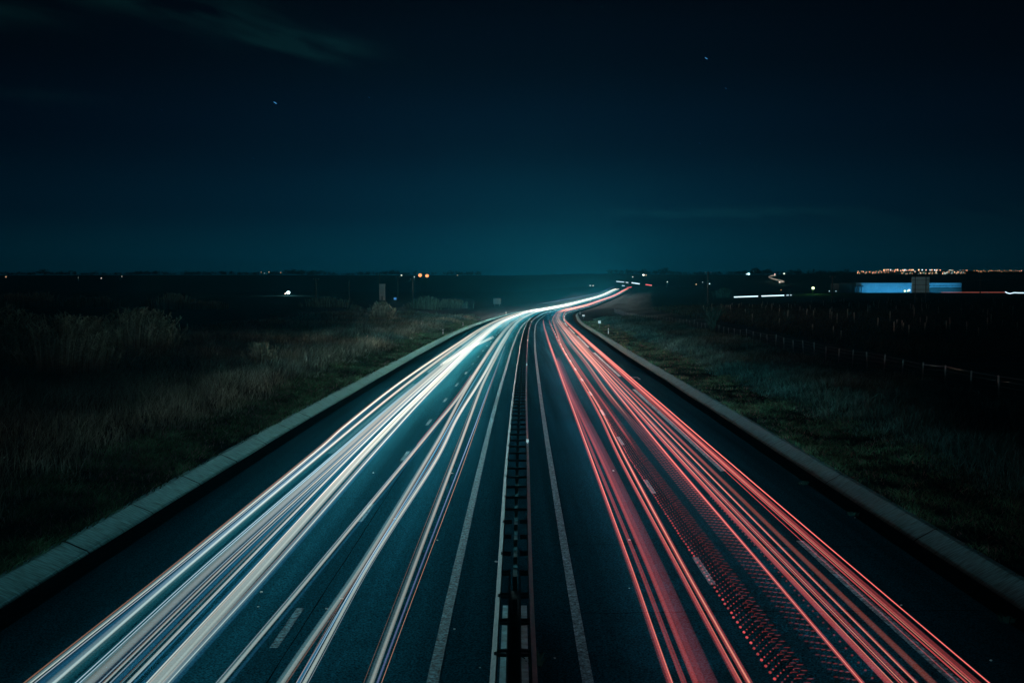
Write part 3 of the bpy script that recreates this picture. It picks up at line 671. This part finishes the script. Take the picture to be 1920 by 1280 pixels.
for i, (px, py, w, h, n, lb) in enumerate([
    (30, 577, 14, 4.6, 300, 'far reed stand at the left picture edge of the field'), (75, 577, 9, 5.0, 200, 'far reed stand second from the left edge of the field'),
    (150, 576, 10, 3.6, 160, 'low wide far reed stand left of the dark gap'), (192, 577, 8, 3.8, 160, 'far reed stand right of the dark gap in the field'),
    (322, 579, 13, 4.9, 330, 'tallest far reed stand in the middle of the left field'), (365, 580, 9, 3.0, 160, 'far reed stand just right of the tallest one'),
    (398, 580, 9, 2.8, 160, 'rightmost low reed stand of the far field row'), (610, 576, 16, 4.2, 200, 'faint bushy stand below the left utility poles'),
    (800, 580, 12, 6.0, 260, 'grey round bush cluster left of the glowing valley'), (845, 578, 12, 5.0, 160, 'dim bush nearest the glowing valley on the left'), (665, 590, 5, 3.0, 120, 'shrub left of the pale upright reed clump'), (770, 596, 6, 2.4, 100, 'low tawny bush on the bank right of the reed clump')]):
    X, Y = at(px, py); plant_clump('reed_stand', lb, X, Y, w, h, n, 200 + i, 'reeds', FG, plume=False, lean=.12, tint=(.75, .85, .75))
X, Y = at(1335, 628); plant_clump('bare_shrub', 'leafless slender shrub just beyond the right fence', X, Y, 2.4, 5.2, 80, 301, 'shrub', None, plume=False, fan=True, lean=.3, tint=(.35, .38, .36))
X, Y = at(1358, 558); plant_clump('bare_shrub', 'round grey bush beside the far utility pole on the right', X, Y, 9, 6.5, 260, 302, 'shrub', None, plume=False, lean=.2, tint=(.7, .75, .7))

# ------------------------------------------------------------------ fences along both boundaries
def fence(o_of_Y, y0, y1, label, hgt, seed):
    r_ = empty('wire_fence', (float(xc(y0)) + o_of_Y(y0), y0, gz(float(xc(y0)) + o_of_Y(y0), y0))); tag(r_, label, 'fence')
    base = r_.location; rr = random.Random(seed); proto = None; Y = y0; pts = []; n = 0
    while Y < y1:
        X = float(xc(Y)) + o_of_Y(Y); z = gz(X, Y); pts.append((X - base.x, Y - base.y, z - base.z))
        w_ = .055 + .00018 * Y
        if proto is None:
            proto = MB().box((0, 0, hgt / 2), (.085, .085, hgt)).box((0, 0, hgt + .01), (.06, .06, .02)).build('post', M['pole'] if seed else M['signdark'], r_); o = proto
        else: o = proto.copy(); COL.objects.link(o); o.parent = r_
        o.location = pts[-1]; o.rotation_euler = (rr.uniform(-.05, .05), rr.uniform(-.07, .07), 0); o.scale = (1, 1, rr.uniform(.9, 1.08)); n += 1
        Y += 4.6 if n < 96 else 1e9
    for k in (.25, .5, .75, .95):
        wv = MB(); wv.tube([(x, y, z + hgt * k) for x, y, z in pts], .004 + .004 * k, 4, False); wv.build('wire', M['signdark'], r_)
fence(lambda Y: 28.7 - 3.2 * float(ss(200, 330, Y)), 62, 420, 'wire fence on thin pale posts along the right-hand bank', 1.35, 0)
fence(lambda Y: -51.0 + 2 * float(ss(200, 400, Y)), 128, 430, 'thin wire fence on posts beyond the left-hand grass slope', 1.25, 1)

# ------------------------------------------------------------------ delineator posts beside the carriageways
def delineator(o, Y, label, kind='post'):
    X = float(xc(Y)) + o; r_ = empty('delineator_post', (X, Y, gz(X, Y))); tag(r_, label, 'marker post', 'marker posts beside the carriageways')
    MB().box((0, 0, .45), (.12, .09, .95)).box((0, 0, .95), (.10, .07, .06)).build('shaft', M['white'], r_)
    MB().box((0, -.05, .72), (.105, .012, .20)).build('reflector_band', M['steel'], r_)
delineator(-13.25, 190, 'white marker post on the left kerb, nearer of the two before the bend')
delineator(-13.3, 242, 'fainter white marker post on the left kerb just past the nearer one')
delineator(-13.3, 430, 'lit white marker post on the outer side of the bend above the headlight ribbon')
delineator(13.5, 196, 'thin white marker post in the right-hand grass below the square plate')
delineator(13.4, 420, 'orange-lit marker post at the inside of the bend')
def plate(o, Y, label, w, h, z):
    X = float(xc(Y)) + o; r_ = empty('kilometre_sign', (X, Y, gz(X, Y))); tag(r_, label, 'small sign')
    MB().box((0, 0, z / 2), (.07, .07, z)).build('pole', M['steel'], r_); MB().box((0, -.05, z), (w, .03, h)).box((0, -.03, z), (w * .9, .02, h * .9)).build('plate', M['white'], r_)
plate(13.6, 226, 'small square pale plate on a short pole in the right-hand grass', .52, .50, 1.35)
plate(13.6, 330, 'far small round-looking pale plate at the inside of the bend', .62, .42, 1.0)

# sign panels seen from behind
def sign_panel(px, pyb, w, h, z, label, Yset=None, posts=(-.3, .3), name='road_sign'):
    X, Y = at(px, pyb)
    if Yset: X, Y = (px - 960) * Yset / FPX, Yset
    r_ = empty(name, (X, Y, gz(X, Y))); tag(r_, label, 'road sign')
    MB().box((0, 0, z + h / 2), (w, .08, h)).build('panel', M['signback'] if w > 5 else M['signdark'], r_)
    for q in posts: MB().box((q * w, -.10, (z + h) / 2), (.22, .10, z + h)).build('post', M['steel'], r_)
    for q in (.2, .5, .8): MB().box((0, -.055, z + h * q), (w * .96, .03, .10)).build('brace', M['greywall'], r_)
sign_panel(932, 578, 3.9, 3.0, 1.2, 'pale sign panel seen from behind in the glowing valley left of the bend', 600)
sign_panel(1725, 560, 5.6, 4.9, 3.6, 'large grey sign panel on two posts in front of the blue-lit warehouse', 375)

# ------------------------------------------------------------------ utility poles and wires
PG = 'utility poles across the fields'
def upole(px, Y, top_py, label, arm=True):
    X = (px - 960) * Y / FPX; z = gz(X, Y); top = CAM_H + (HOR - top_py) / FPX * Y; h = top - z
    r_ = empty('utility_pole', (X, Y, z)); tag(r_, label, 'utility pole', PG)
    MB().tube([(0, 0, -.3), (0, 0, h)], [.19 + .0003 * Y, .12 + .0003 * Y], 8).build('pole', M['pole'], r_)
    if arm:
        MB().box((0, 0, h - .5), (2.2, .12, .14)).build('crossarm', M['pole'], r_)
        for q in (-.9, 0, .9): MB().tube([(q, 0, h - .43), (q, 0, h - .12)], .06, 6).build('insulator', M['white'], r_)
    return X, Y, top
upole(593, 430, 522, 'thin utility pole right of the starry white lamp on the left')
upole(655, 520, 526, 'second thin utility pole on the left, nearer the pale tower', False)
upole(1327, 380, 509, 'tallest utility pole, right of the bend')
upole(1560, 420, 517, 'utility pole at the dark left corner of the warehouse')
upole(1837, 560, 520, 'faint utility pole beyond the vineyard near the right edge', False)
upole(1480, 640, 541, 'low distant pole above the long white trail', False)
p1 = upole(712, 900, 514, 'distant pole above the pale tower, carrying the sagging wires'); p2 = upole(746, 620, 518, 'distant pole in the wire line left of the orange lamps'); p3 = upole(774, 500, 522, 'pole right below the twin orange lamps'); p4 = None
for (a, b) in ((p1, p2), (p2, p3)):
    A = Vector(a); B = Vector(b); pts = []
    for i in range(13):
        t = i / 12; p = A.lerp(B, t); p.z -= 4 * (.035 * (A - B).length) * t * (1 - t) * .35 + .4; pts.append(p)
    o = MB().tube(pts, .035, 5, False).build('overhead_wire', M['steel']); tag(o, {p1: 'farthest span of sagging overhead wire left of the orange lamps', p2: 'nearer span of sagging overhead wire below the orange lamps'}[a], 'overhead wire')

# ------------------------------------------------------------------ pale tower, blue sign
X = (717 - 960) * 640 / FPX; z = gz(X, 640); tw = empty('transformer_tower', (X, 640, z)); tag(tw, 'narrow pale concrete tower with a flat cap standing in the left field', 'tower')
th = CAM_H + (HOR - 532.5) / FPX * 640 - z
MB().box((0, 0, th / 2), (2.9, 2.9, th)).build('wall', mat('tower_render', (.30, .32, .30), .9, var=.2), tw)
MB().box((0, 0, th + .08), (3.3, 3.3, .22)).build('roof', M['greywall'], tw)
MB().box((0, -1.47, 1.1), (1.0, .06, 2.1)).build('door', M['greywall'], tw)
X = (741 - 960) * 560 / FPX; z = gz(X, 560); bs = empty('lit_sign', (X, 560, z)); tag(bs, 'tiny glowing blue sign box right of the pale tower', 'lit sign')
MB().box((0, .05, .9), (.12, .12, 1.8)).box((0, .06, 2.3), (1.3, .2, 1.1)).build('casing', M['darksteel'], bs)
MB().box((0, -.06, 2.3), (1.15, .03, .95)).build('lit_face', lamp_mat('blue_face', (.10, .42, 1.0), .55), bs)

# ------------------------------------------------------------------ warehouse
WX0 = (1573 - 960) * 900 / FPX; WX1 = (1802 - 960) * 900 / FPX; WY = 900
wz = gz((WX0 + WX1) / 2, WY); whh = CAM_H + (HOR - 530.5) / FPX * WY - wz
wh = empty('warehouse', ((WX0 + WX1) / 2, WY, wz)); tag(wh, 'long low warehouse with a corrugated front washed in blue light', 'warehouse')
def px2x(px, Y=WY): return (px - 960) * Y / FPX - (WX0 + WX1) / 2
x0 = px2x(1604); x1 = px2x(1802)
cor = MB(); nseg = 300
b = 0
for i in range(nseg + 1):
    x = x0 + (x1 - x0) * i / nseg; yy = 0.0 if i % 2 else .12
    cor.v += [(x, yy, 0), (x, yy, whh)]
    if i: cor.f.append((2*i - 2, 2*i, 2*i + 1, 2*i - 1))
cor.build('front_wall', M['wall'], wh)
MB().box(((x0 + x1) / 2, 20.2, whh / 2), (x1 - x0, 39.6, whh - .05)).build('wall', M['greywall'], wh)
MB().box(((x0 + x1) / 2, 20, whh + .14), (x1 - x0 + .8, 41, .28)).build('roof', M['roof'], wh)
ax = px2x(1588); MB().box((ax, 12, whh / 2 - .15), (px2x(1603.6) - px2x(1573), 24, whh - .3)).build('office_block', M['greywall'], wh)
MB().box((px2x(1609), -1.4, whh * .66), (5.6, 2.6, .7)).build('canopy', M['roof'], wh)
for q in (1604.5, 1612.5): MB().box((px2x(q), -2.3, whh * .31), (.6, .6, whh * .62)).build('canopy_post', M['roof'], wh)
for i in range(24):
    x = px2x(1735) + (px2x(1799) - px2x(1735)) * i / 23
    if i == 0: f0 = MB().box((0, 0, whh * .72), (.35, .5, .7)).build('mullion', M['roof'], wh); f0.location = (x, -.12, 0)
    else: o = f0.copy(); COL.objects.link(o); o.parent = wh; o.location = (x, -.12, 0)
MB().box(((px2x(1735) + px2x(1802)) / 2, -.35, whh * .26), (px2x(1802) - px2x(1735), .5, whh * .52)).build('dark_plinth', M['greywall'], wh)
for i in range(9):
    x = px2x(1612) + (px2x(1795) - px2x(1612)) * (i + .5) / 9
    l = bpy.data.lights.new('wall_washer', 'SPOT'); l.energy = 2000; l.color = (.05, .46, .95); l.spot_size = 2.4; l.spot_blend = 1; l.shadow_soft_size = .2
    o = bpy.data.objects.new('wall_washer', l); COL.objects.link(o); o.location = (wh.location.x + x, WY - 9, wz + .6); o.rotation_euler = Vector((0, 1, .35)).to_track_quat('-Z', 'Y').to_euler()
# dark depot on the right of it
X = (1865 - 960) * 1000 / FPX; dp = empty('shed', (X, 1000, gz(X, 1000))); tag(dp, 'dark unlit gabled shed right of the blue-lit warehouse', 'shed')
hh = CAM_H + (HOR - 523) / FPX * 1000 - dp.location.z; gw = 110 * 1000 / FPX / 2
m_ = MB(); m_.box((0, 15, hh * .36), (gw * 2, 30, hh * .72)); m_.build('wall', M['roof'], dp)
m_ = MB(); m_.v = [(-gw - .5, -.5, hh * .72), (gw + .5, -.5, hh * .72), (0, -.5, hh), (-gw - .5, 30.5, hh * .72), (gw + .5, 30.5, hh * .72), (0, 30.5, hh)]; m_.f = [(0, 1, 2), (5, 4, 3), (0, 2, 5, 3), (2, 1, 4, 5), (0, 3, 4, 1)]; m_.build('roof', M['roof'], dp)

# ------------------------------------------------------------------ lamps in the landscape
LM = {}
def lm(c, s):
    k = (c, s)
    if k not in LM: LM[k] = lamp_mat('lamp_glow', c, s)
    return LM[k]
ORANGE = (1.0, .50, .22); WARM = (1.0, .74, .46); COOL = (.55, .92, 1.0); GREEN = (.45, 1.0, .40); WHITEL = (.95, .98, .9)
def lamp(px, py, Y, rpx, col, s, label, group=None, cat='lamp', name='street_lamp', pole=True):
    X = (px - 960) * Y / FPX; z = CAM_H + (HOR - py) / FPX * Y; gzv = gz(X, Y); z = max(z, gzv + 1.2)
    r_ = empty(name, (X, Y, gzv)); tag(r_, label, cat, group); h = z - gzv; R = rpx * Y / FPX
    MB().ball((0, 0, h), R, 10, 7, (1, 1, .85)).build('lamp_head', lm(col, s), r_)
    MB().tube([(0, R * .6, 0), (0, R * .6, h)], .07 + .00008 * Y, 6).build('pole', M['pole'], r_)
    return r_
def glow_light(px, py, Y, e, col):
    l = bpy.data.lights.new('lamp_light', 'POINT'); l.energy = e; l.color = col; l.shadow_soft_size = .5
    o = bpy.data.objects.new('lamp_light', l); COL.objects.link(o); o.location = ((px - 960) * Y / FPX, Y - 1.5, CAM_H + (HOR - py) / FPX * Y + .3)
lamp(541, 548.5, 800, 3.2, (.75, 1.0, 1.0), 6, 'brilliant white-cyan yard lamp far out in the left field'); glow_light(541, 548.5, 800, 9000, (.3, .9, 1.0))
lamp(535.5, 551.5, 795, 1.5, (1, .9, .7), 2.5, 'smaller warm lamp touching the brilliant white-cyan one on its left')
lamp(788, 516, 1650, 3.5, (1.0, .34, .12), 1.9, 'left one of the twin orange lamps on the skyline'); lamp(801, 517, 1650, 3.3, (1.0, .34, .12), 1.9, 'right one of the twin orange lamps on the skyline')
lamp(1524, 540, 760, 3.0, (.72, 1.0, .55), 2.2, 'greenish lamp left of the warehouse above the field'); glow_light(1524, 540, 760, 2500, (.3, 1.0, .2))
lamp(1696, 547, 860, 2.0, (.8, 1.0, .5), 2.6, 'left yellow-green lamp at the foot of the warehouse'); lamp(1701.5, 549, 860, 1.7, (.75, 1.0, .45), 2.0, 'lowest yellow-green lamp at the foot of the warehouse')
lamp(1704, 544, 862, 1.9, (.75, .9, 1.0), 3.0, 'bluish-white lamp above two yellow-green ones by the warehouse')
EX = [(1206, 515.5, 1.9, WHITEL, 2.4, 'white lamp on the skyline right of the road end'), (1211, 516, 1.0, WARM, 1.2, 'tiny warm lamp touching the white one right of the road end'), (1186, 519, 1.0, WHITEL, 1.0, 'faint lamp below the skyline above the road end'),
      (1403, 513.5, 2.4, COOL, 2.6, 'bright cyan-white lamp on the skyline left of the zigzag trail'), (1399, 514, 1.3, COOL, 1.2, 'weaker lamp touching the cyan-white skyline lamp'), (1469.5, 513, 1.5, (.8, 1, .8), 1.8, 'pale green lamp on the skyline right of the zigzag trail'),
      (1452, 514, 1.2, (1, .6, .5), 1.4, 'pinkish lamp at the top of the zigzag trail'), (1305, 533, 1.1, WARM, 1.0, 'small warm lamp left of the tallest pole'), (1317, 529, .9, COOL, .8, 'faint bluish lamp just left of the tallest pole'), (1330, 532, 1.2, COOL, 1.3, 'bluish lamp just right of the tallest pole'),
      (1251, 528.5, 1.1, WHITEL, 1.3, 'lone white lamp right of the red curve'), (1106.5, 539.5, 1.0, WHITEL, 1.2, 'lower lamp of a pair above the white ribbon'), (1112, 535.5, 1.1, WHITEL, 1.2, 'upper lamp of a pair above the white ribbon'),
      (753, 516, 1.5, (.8, .95, .8), 1.2, 'pale lamp left of the twin orange ones'), (777, 519, 1.0, COOL, 1.2, 'small lamp close left of the twin orange ones'), (858, 516, 1.0, WARM, .7, 'faint lamp on the skyline right of the twin orange ones'),
      (490.5, 510.5, .9, ORANGE, 1.0, 'leftmost mast light above the trees by the cyan lamp'), (496.5, 512.3, .9, COOL, .8, 'bluish light among the mast lights on the left'), (505, 510.2, 1.0, WARM, 1.0, 'middle mast light above the left trees'), (527, 511, 1.0, ORANGE, 1.0, 'rightmost orange mast light above the left trees'),
      (12.5, 519, 1.5, WARM, .8, 'dim warm lamp at the far left edge of the skyline'), (148, 520.5, .9, WHITEL, .35, 'barely visible lamp in the left skyline'), (191, 521.5, 1.3, WHITEL, 1.1, 'white lamp in the left skyline beside a round tree'), (229.5, 518.2, 1.0, (.8, .9, .8), .8, 'weak lamp between trees in the left skyline'),
      (1464, 545, 1.0, ORANGE, .5, 'dull orange lamp above the long white trail')]
for (px, py, r_, c, s, lb) in EX:
    lamp(px, py, 2300 if py < 526 else 1400, r_, c, s * (.6 if px < 530 else 1), lb)
for i, px in enumerate((1554.5, 1560.5, 1567)):
    lamp(px, 551, 880, .9, COOL, 1.2, ['leftmost', 'middle', 'rightmost'][i] + ' of three tiny bluish lamps beside the dark office block')
# the town on the far hillside
town = []
tr_ = random.Random(5)
rowA = [1656, 1660, 1664, 1669, 1678, 1681, 1692, 1695, 1705, 1708, 1711, 1721, 1728, 1735, 1742, 1746, 1751, 1756, 1761]
for px in rowA: town.append((px + tr_.uniform(-.6, .6), 510 + tr_.uniform(-1.4, .6), tr_.uniform(1.5, 2.2), tr_.choice([(1.0, .50, .26), (1.0, .6, .36), (1.0, .55, .3), (.6, .92, 1.0)]), tr_.uniform(1.5, 3.0)))
for i in range(34): town.append((1606 + i * 3.1 + tr_.uniform(-1.5, 1.5), 515.5 - i * .05 + tr_.uniform(-3.2, 2.2), tr_.uniform(.8, 1.3), tr_.choice([ORANGE, WARM, (1, .6, .4)]), tr_.uniform(.7, 1.8)))
for i in range(52): town.append((1690 + tr_.uniform(0, 118), 518 + tr_.uniform(-3.5, 4.2), tr_.uniform(.7, 1.25), tr_.choice([ORANGE, WARM, WARM, COOL, (.5, 1, .8)]), tr_.uniform(.5, 1.6)))
for i in range(14): town.append((1775 + tr_.uniform(0, 44), 509.5 + tr_.uniform(-1.6, 3), tr_.uniform(.8, 1.2), tr_.choice([ORANGE, COOL, (.5, 1, .8)]), tr_.uniform(.7, 1.5)))
for i in range(26): town.append((1826 + i * 3.5 + tr_.uniform(-1.6, 1.6), 513 + tr_.uniform(-3, 2.6), tr_.uniform(.8, 1.3), tr_.choice([ORANGE, WARM, (1, .6, .4)]), tr_.uniform(.6, 1.6)))
zones = [(1655, 'left flank'), (1700, 'upper left part'), (1745, 'centre'), (1790, 'right part'), (1826, 'right flank'), (1999, 'row at the right edge')]
for (px, py, r_, c, s) in town:
    Y = 3300 + max(0, 522 - py) * 62
    zn = [n for lim, n in zones if px < lim][0]; hue = 'orange' if c[2] < .3 else ('warm white' if c[0] > .9 else 'bluish white')
    X = (px - 960) * Y / FPX; z = CAM_H + (HOR - py) / FPX * Y; gg = gz(X, Y); R = r_ * Y / FPX * .48
    o = MB().ball((0, 0, max(z - gg, 3.0)), R, 6, 4).tube([(0, R * .3, 0), (0, R * .3, max(z - gg, 3.0))], .3, 4, False)
    o = o.build('town_lamp', lm(c, round(s * 1.9, 1)))
    o.location = (X, Y, gg); tag(o, '%s lamp in the %s of the far hillside town' % (hue, zn), 'street lamp', '%s town lamps, %s' % (hue, zn))

# far light trails on other roads
def far_trail(pts, Y, rpx, colname, gain, label):
    P = []
    for px, py, *yy in pts:
        y_ = yy[0] if yy else Y; P.append(((px - 960) * y_ / FPX, y_, CAM_H + (HOR - py) / FPX * y_))
    b = MB().tube(P, rpx * Y / FPX * .85, 6); gain *= .72; o = b.build('distant_light_trail', G[colname])
    for at_, v_ in (('glow', gain), ('warm', 1.0)): o.data.attributes.new(at_, 'FLOAT', 'POINT').data.foreach_set('value', np.full(len(b.v), v_, np.float32))
    return tag(o, label, 'light trail', 'light trails on distant side roads')
far_trail([(1452, 516, 2350), (1444, 517.5, 2300), (1441, 519.5, 2240), (1446, 522, 2180), (1458, 525, 2100), (1468, 527.2, 2040), (1469, 528, 2000), (1461, 529, 1960)], 2200, 1.5, 'cream', 3.0, 'white zigzag trail climbing the far slope on the right')
for a, b_, g_, lb in ((1376, 1421, 3.0, 'left and longest piece of the straight white trail in the right field'), (1427.5, 1470, 3.0, 'right piece of the straight white trail in the right field'), (1474, 1484, 1.2, 'short dim end piece of the straight white trail in the right field')):
    far_trail([(a, 556.8 - (a - 1376) * .034), ((a + b_) / 2, 556.8 - ((a + b_) / 2 - 1376) * .035), (b_, 556.8 - (b_ - 1376) * .034)], 640, 1.25, 'cool', g_, lb)
far_trail([(1764, 548), (1830, 548), (1884, 548)], 700, .8, 'brown', .9, 'thin dull red trail running level right of the large sign')
far_trail([(1884, 547), (1888, 549.2), (1893, 550.3), (1901, 548.5), (1908, 549), (1922, 549)], 700, 1.2, 'cool', 2.6, 'wavering white trail cut off by the right picture edge')
far_trail([(1155, 527.5), (1170, 529)], 1900, .9, 'cool', 2.0, 'first short piece of white trail on the slope above the road end'); far_trail([(1173, 529.3), (1178, 529.7)], 1900, .9, 'cool', 1.8, 'second tiny piece of white trail on the slope above the road end')
far_trail([(1184, 530), (1199, 532.2)], 1900, 1.3, 'cool', 2.4, 'brightest short white trail on the slope above the road end')
far_trail([(1210, 533.5), (1222, 535)], 1800, 1.0, 'red', 2.0, 'short red trail right of the brightest short white one'); far_trail([(1175, 539.5), (1184, 538)], 1700, .9, 'red', 1.8, 'short red dash just past the end of the white ribbon')
far_trail([(1238, 538, 1500), (1233, 540, 1450), (1230, 543, 1400), (1233, 547, 1350)], 1420, .9, 'red', 1.7, 'small red hook-shaped trail right of the road end'); far_trail([(1228, 554), (1232, 554.5), (1236, 559)], 1000, 1.0, 'cool', 1.6, 'small white arc below the red hook')
far_trail([(1166, 535.2), (1171, 536)], 1700, 1.0, 'cool', 1.4, 'tiny bluish trail piece above the end of the white ribbon')

# ------------------------------------------------------------------ vineyard on the right
def vines():
    n = 52000; Yr = rng.uniform(0, 1, n); Y = 118 + (430 - 118) * Yr ** 1.5
    X = rng.uniform(.10, .50, n) * Y + 8; row = np.round((Y + X * .35) / 2.6) * 2.6; Y = row - X * .35 + rng.normal(0, .12, n)
    k = (X - xc(Y) > 37) & (Y > 100); X, Y = X[k], Y[k]
    c = np.array([[1.1, .95, .75]]) * rng.uniform(.3, 1.6, (len(X), 1))
    return blades('vine_rows', X, Y, rng.uniform(.5, 1.35, len(X)), .010 + .00020 * Y, c, M['vine'], lean=.45)
tag(vines(), kind='stuff')
VG = 'wooden stakes in the vineyard rows'
def stake(X, Y, label, h=1.75):
    o = MB().tube([(0, 0, 0), (.02, 0, h)], .045 + .00016 * Y, 5).tube([(.02, 0, h), (.02, 0, h + .05)], .03, 5).build('vineyard_stake', M['wood']); o.location = (X, Y, gz(X, Y)); tag(o, label, 'stake', VG); return o
for i, (px, py, lb) in enumerate([(1589, 598, 'pale-topped stake nearest the left of the vineyard'), (1631, 586, 'pale stake second from the left in the vineyard'), (1663, 576, 'pale stake in front of the warehouse doors'), (1719, 568, 'left of two pale stakes under the large sign'), (1728, 569, 'right of two pale stakes under the large sign'),
                       (1737, 584, 'brightest pale stake just below the large sign'), (1811, 577, 'pale stake right of the large sign'), (1862, 571, 'tall pale stake under the dark shed'), (1899, 591, 'reddish stake near the right picture edge'), (1858, 610, 'lone pale stake lower in the vineyard near the right edge'), (1812, 627, 'lowest pale stake of the vineyard')]):
    X, Y = at(px, py); stake(X, Y, lb)
s0 = None; rr = random.Random(9)
for i in range(150):
    Y = 150 + 270 * rr.random() ** 1.1; X = (.16 + .29 * rr.random()) * Y
    if X - float(xc(Y)) < 40: continue
    if s0 is None: s0 = stake(X, Y, 'thin dim stake standing among many alike in the dark vineyard', 1.6)
    else:
        o = s0.copy(); COL.objects.link(o); o.location = (X, Y, gz(X, Y)); o.scale = (1, 1, rr.uniform(.75, 1.15)); o.rotation_euler = (rr.uniform(-.05, .05), rr.uniform(-.06, .06), 0)

# ------------------------------------------------------------------ skyline woods
def woods():
    V = []; F = []; r = np.random.default_rng(21); n = 0; vs = []; 
    for i in range(1150):
        Y = 3120 + r.uniform(-80, 160); px = r.uniform(-60, 1990); X = (px - 960) * Y / FPX
        if 900 < px < 1140: continue
        h = (6.5 + 9 * vnoise(px / 46.0, 3.3) ** 2) * r.uniform(.55, 1.0) * (1.5 if r.uniform() < .06 else 1)
        if 1590 < px < 1830: h *= .25
        z = float(ground(Y, X - float(xc(Y)))); w = h * r.uniform(.45, .9)
        m = 26; c = np.stack([X + r.normal(0, .42, m) * w, Y + r.normal(0, .3, m) * w, z + h * (.25 + .75 * r.uniform(0, 1, m) ** .8)], 1); sz = h * .17
        d1 = r.normal(0, sz, (m, 3)); d2 = r.normal(0, sz, (m, 3)); vs.append(np.stack([c, c + d1, c + d2, c + d1 * .4 - d2 * .7], 1).reshape(-1, 3))
    V = np.concatenate(vs); F = np.arange(len(V)).reshape(-1, 4)
    return np_mesh('woodland', V, F, M['leaf'])
tag(woods(), kind='stuff')

# ------------------------------------------------------------------ small litter and weeds on the road edges
pr = random.Random(4); p0 = None
for i, (px, py) in enumerate([(1503, 903), (1603, 967), (1180, 1100), (1150, 880), (700, 884), (852, 1176), (900, 1246), (1040, 1230), (1180, 1010), (490, 1107), (484, 1134), (612, 1138), (640, 1120), (1858, 1234), (1590, 1095), (1690, 1130), (930, 1050), (820, 1010), (740, 970), (848, 885)]):
    X, Y = at(px, py); z = float(zc(Y)) + .02
    if p0 is None: p0 = MB().ball((0, 0, 0), .035, 6, 4, (1.5, 1, .5)).ball((.03, .01, 0), .022, 5, 4, (1, 1.3, .6)).build('pebble', mat('pale_stone', (.55, .62, .6), .7)); o = p0
    else: o = p0.copy(); COL.objects.link(o)
    o.location = (X, Y, z); s = pr.uniform(.35, 1.1); o.scale = (s, s, s); o.rotation_euler = (0, 0, pr.uniform(0, 6)); tag(o, 'tiny pale stone chip lying on the dark asphalt', 'stone', 'stone chips scattered on the asphalt')
for (px, py, w, h, lb) in [(1507, 905, .5, .35, 'first small weed tuft on the edge of the right gutter'), (1598, 962, .6, .3, 'second small weed tuft on the edge of the right gutter'), (1886, 1162, .6, .4, 'weed tuft on the right gutter edge nearest the camera'), (1006, 1240, .45, .7, 'wispy weed growing beside the near end of the crash barrier')]:
    X, Y = at(px, py); plant_clump('weed_tuft', lb, X, Y, w * .6, h * .45, 30, int(px), 'weed', None, plume=False, lean=.6, tint=(.22, .25, .23)).location.z = float(zc(Y))

# ------------------------------------------------------------------ haze over the whole valley
hz = MB().box((500, 2550, 33.5), (8600, 7100, 93)).build('haze', None); tag(hz, kind='stuff')
hm = bpy.data.materials.new('haze'); hm.use_nodes = True; T = hm.node_tree; T.nodes.clear()
pv = T.nodes.new('ShaderNodeVolumePrincipled'); pv.inputs['Color'].default_value = (.04, .62, .86, 1); pv.inputs['Density'].default_value = .000065; pv.inputs['Anisotropy'].default_value = .3
ho = T.nodes.new('ShaderNodeOutputMaterial'); T.links.new(pv.outputs[0], ho.inputs['Volume']); hz.data.materials.append(hm)
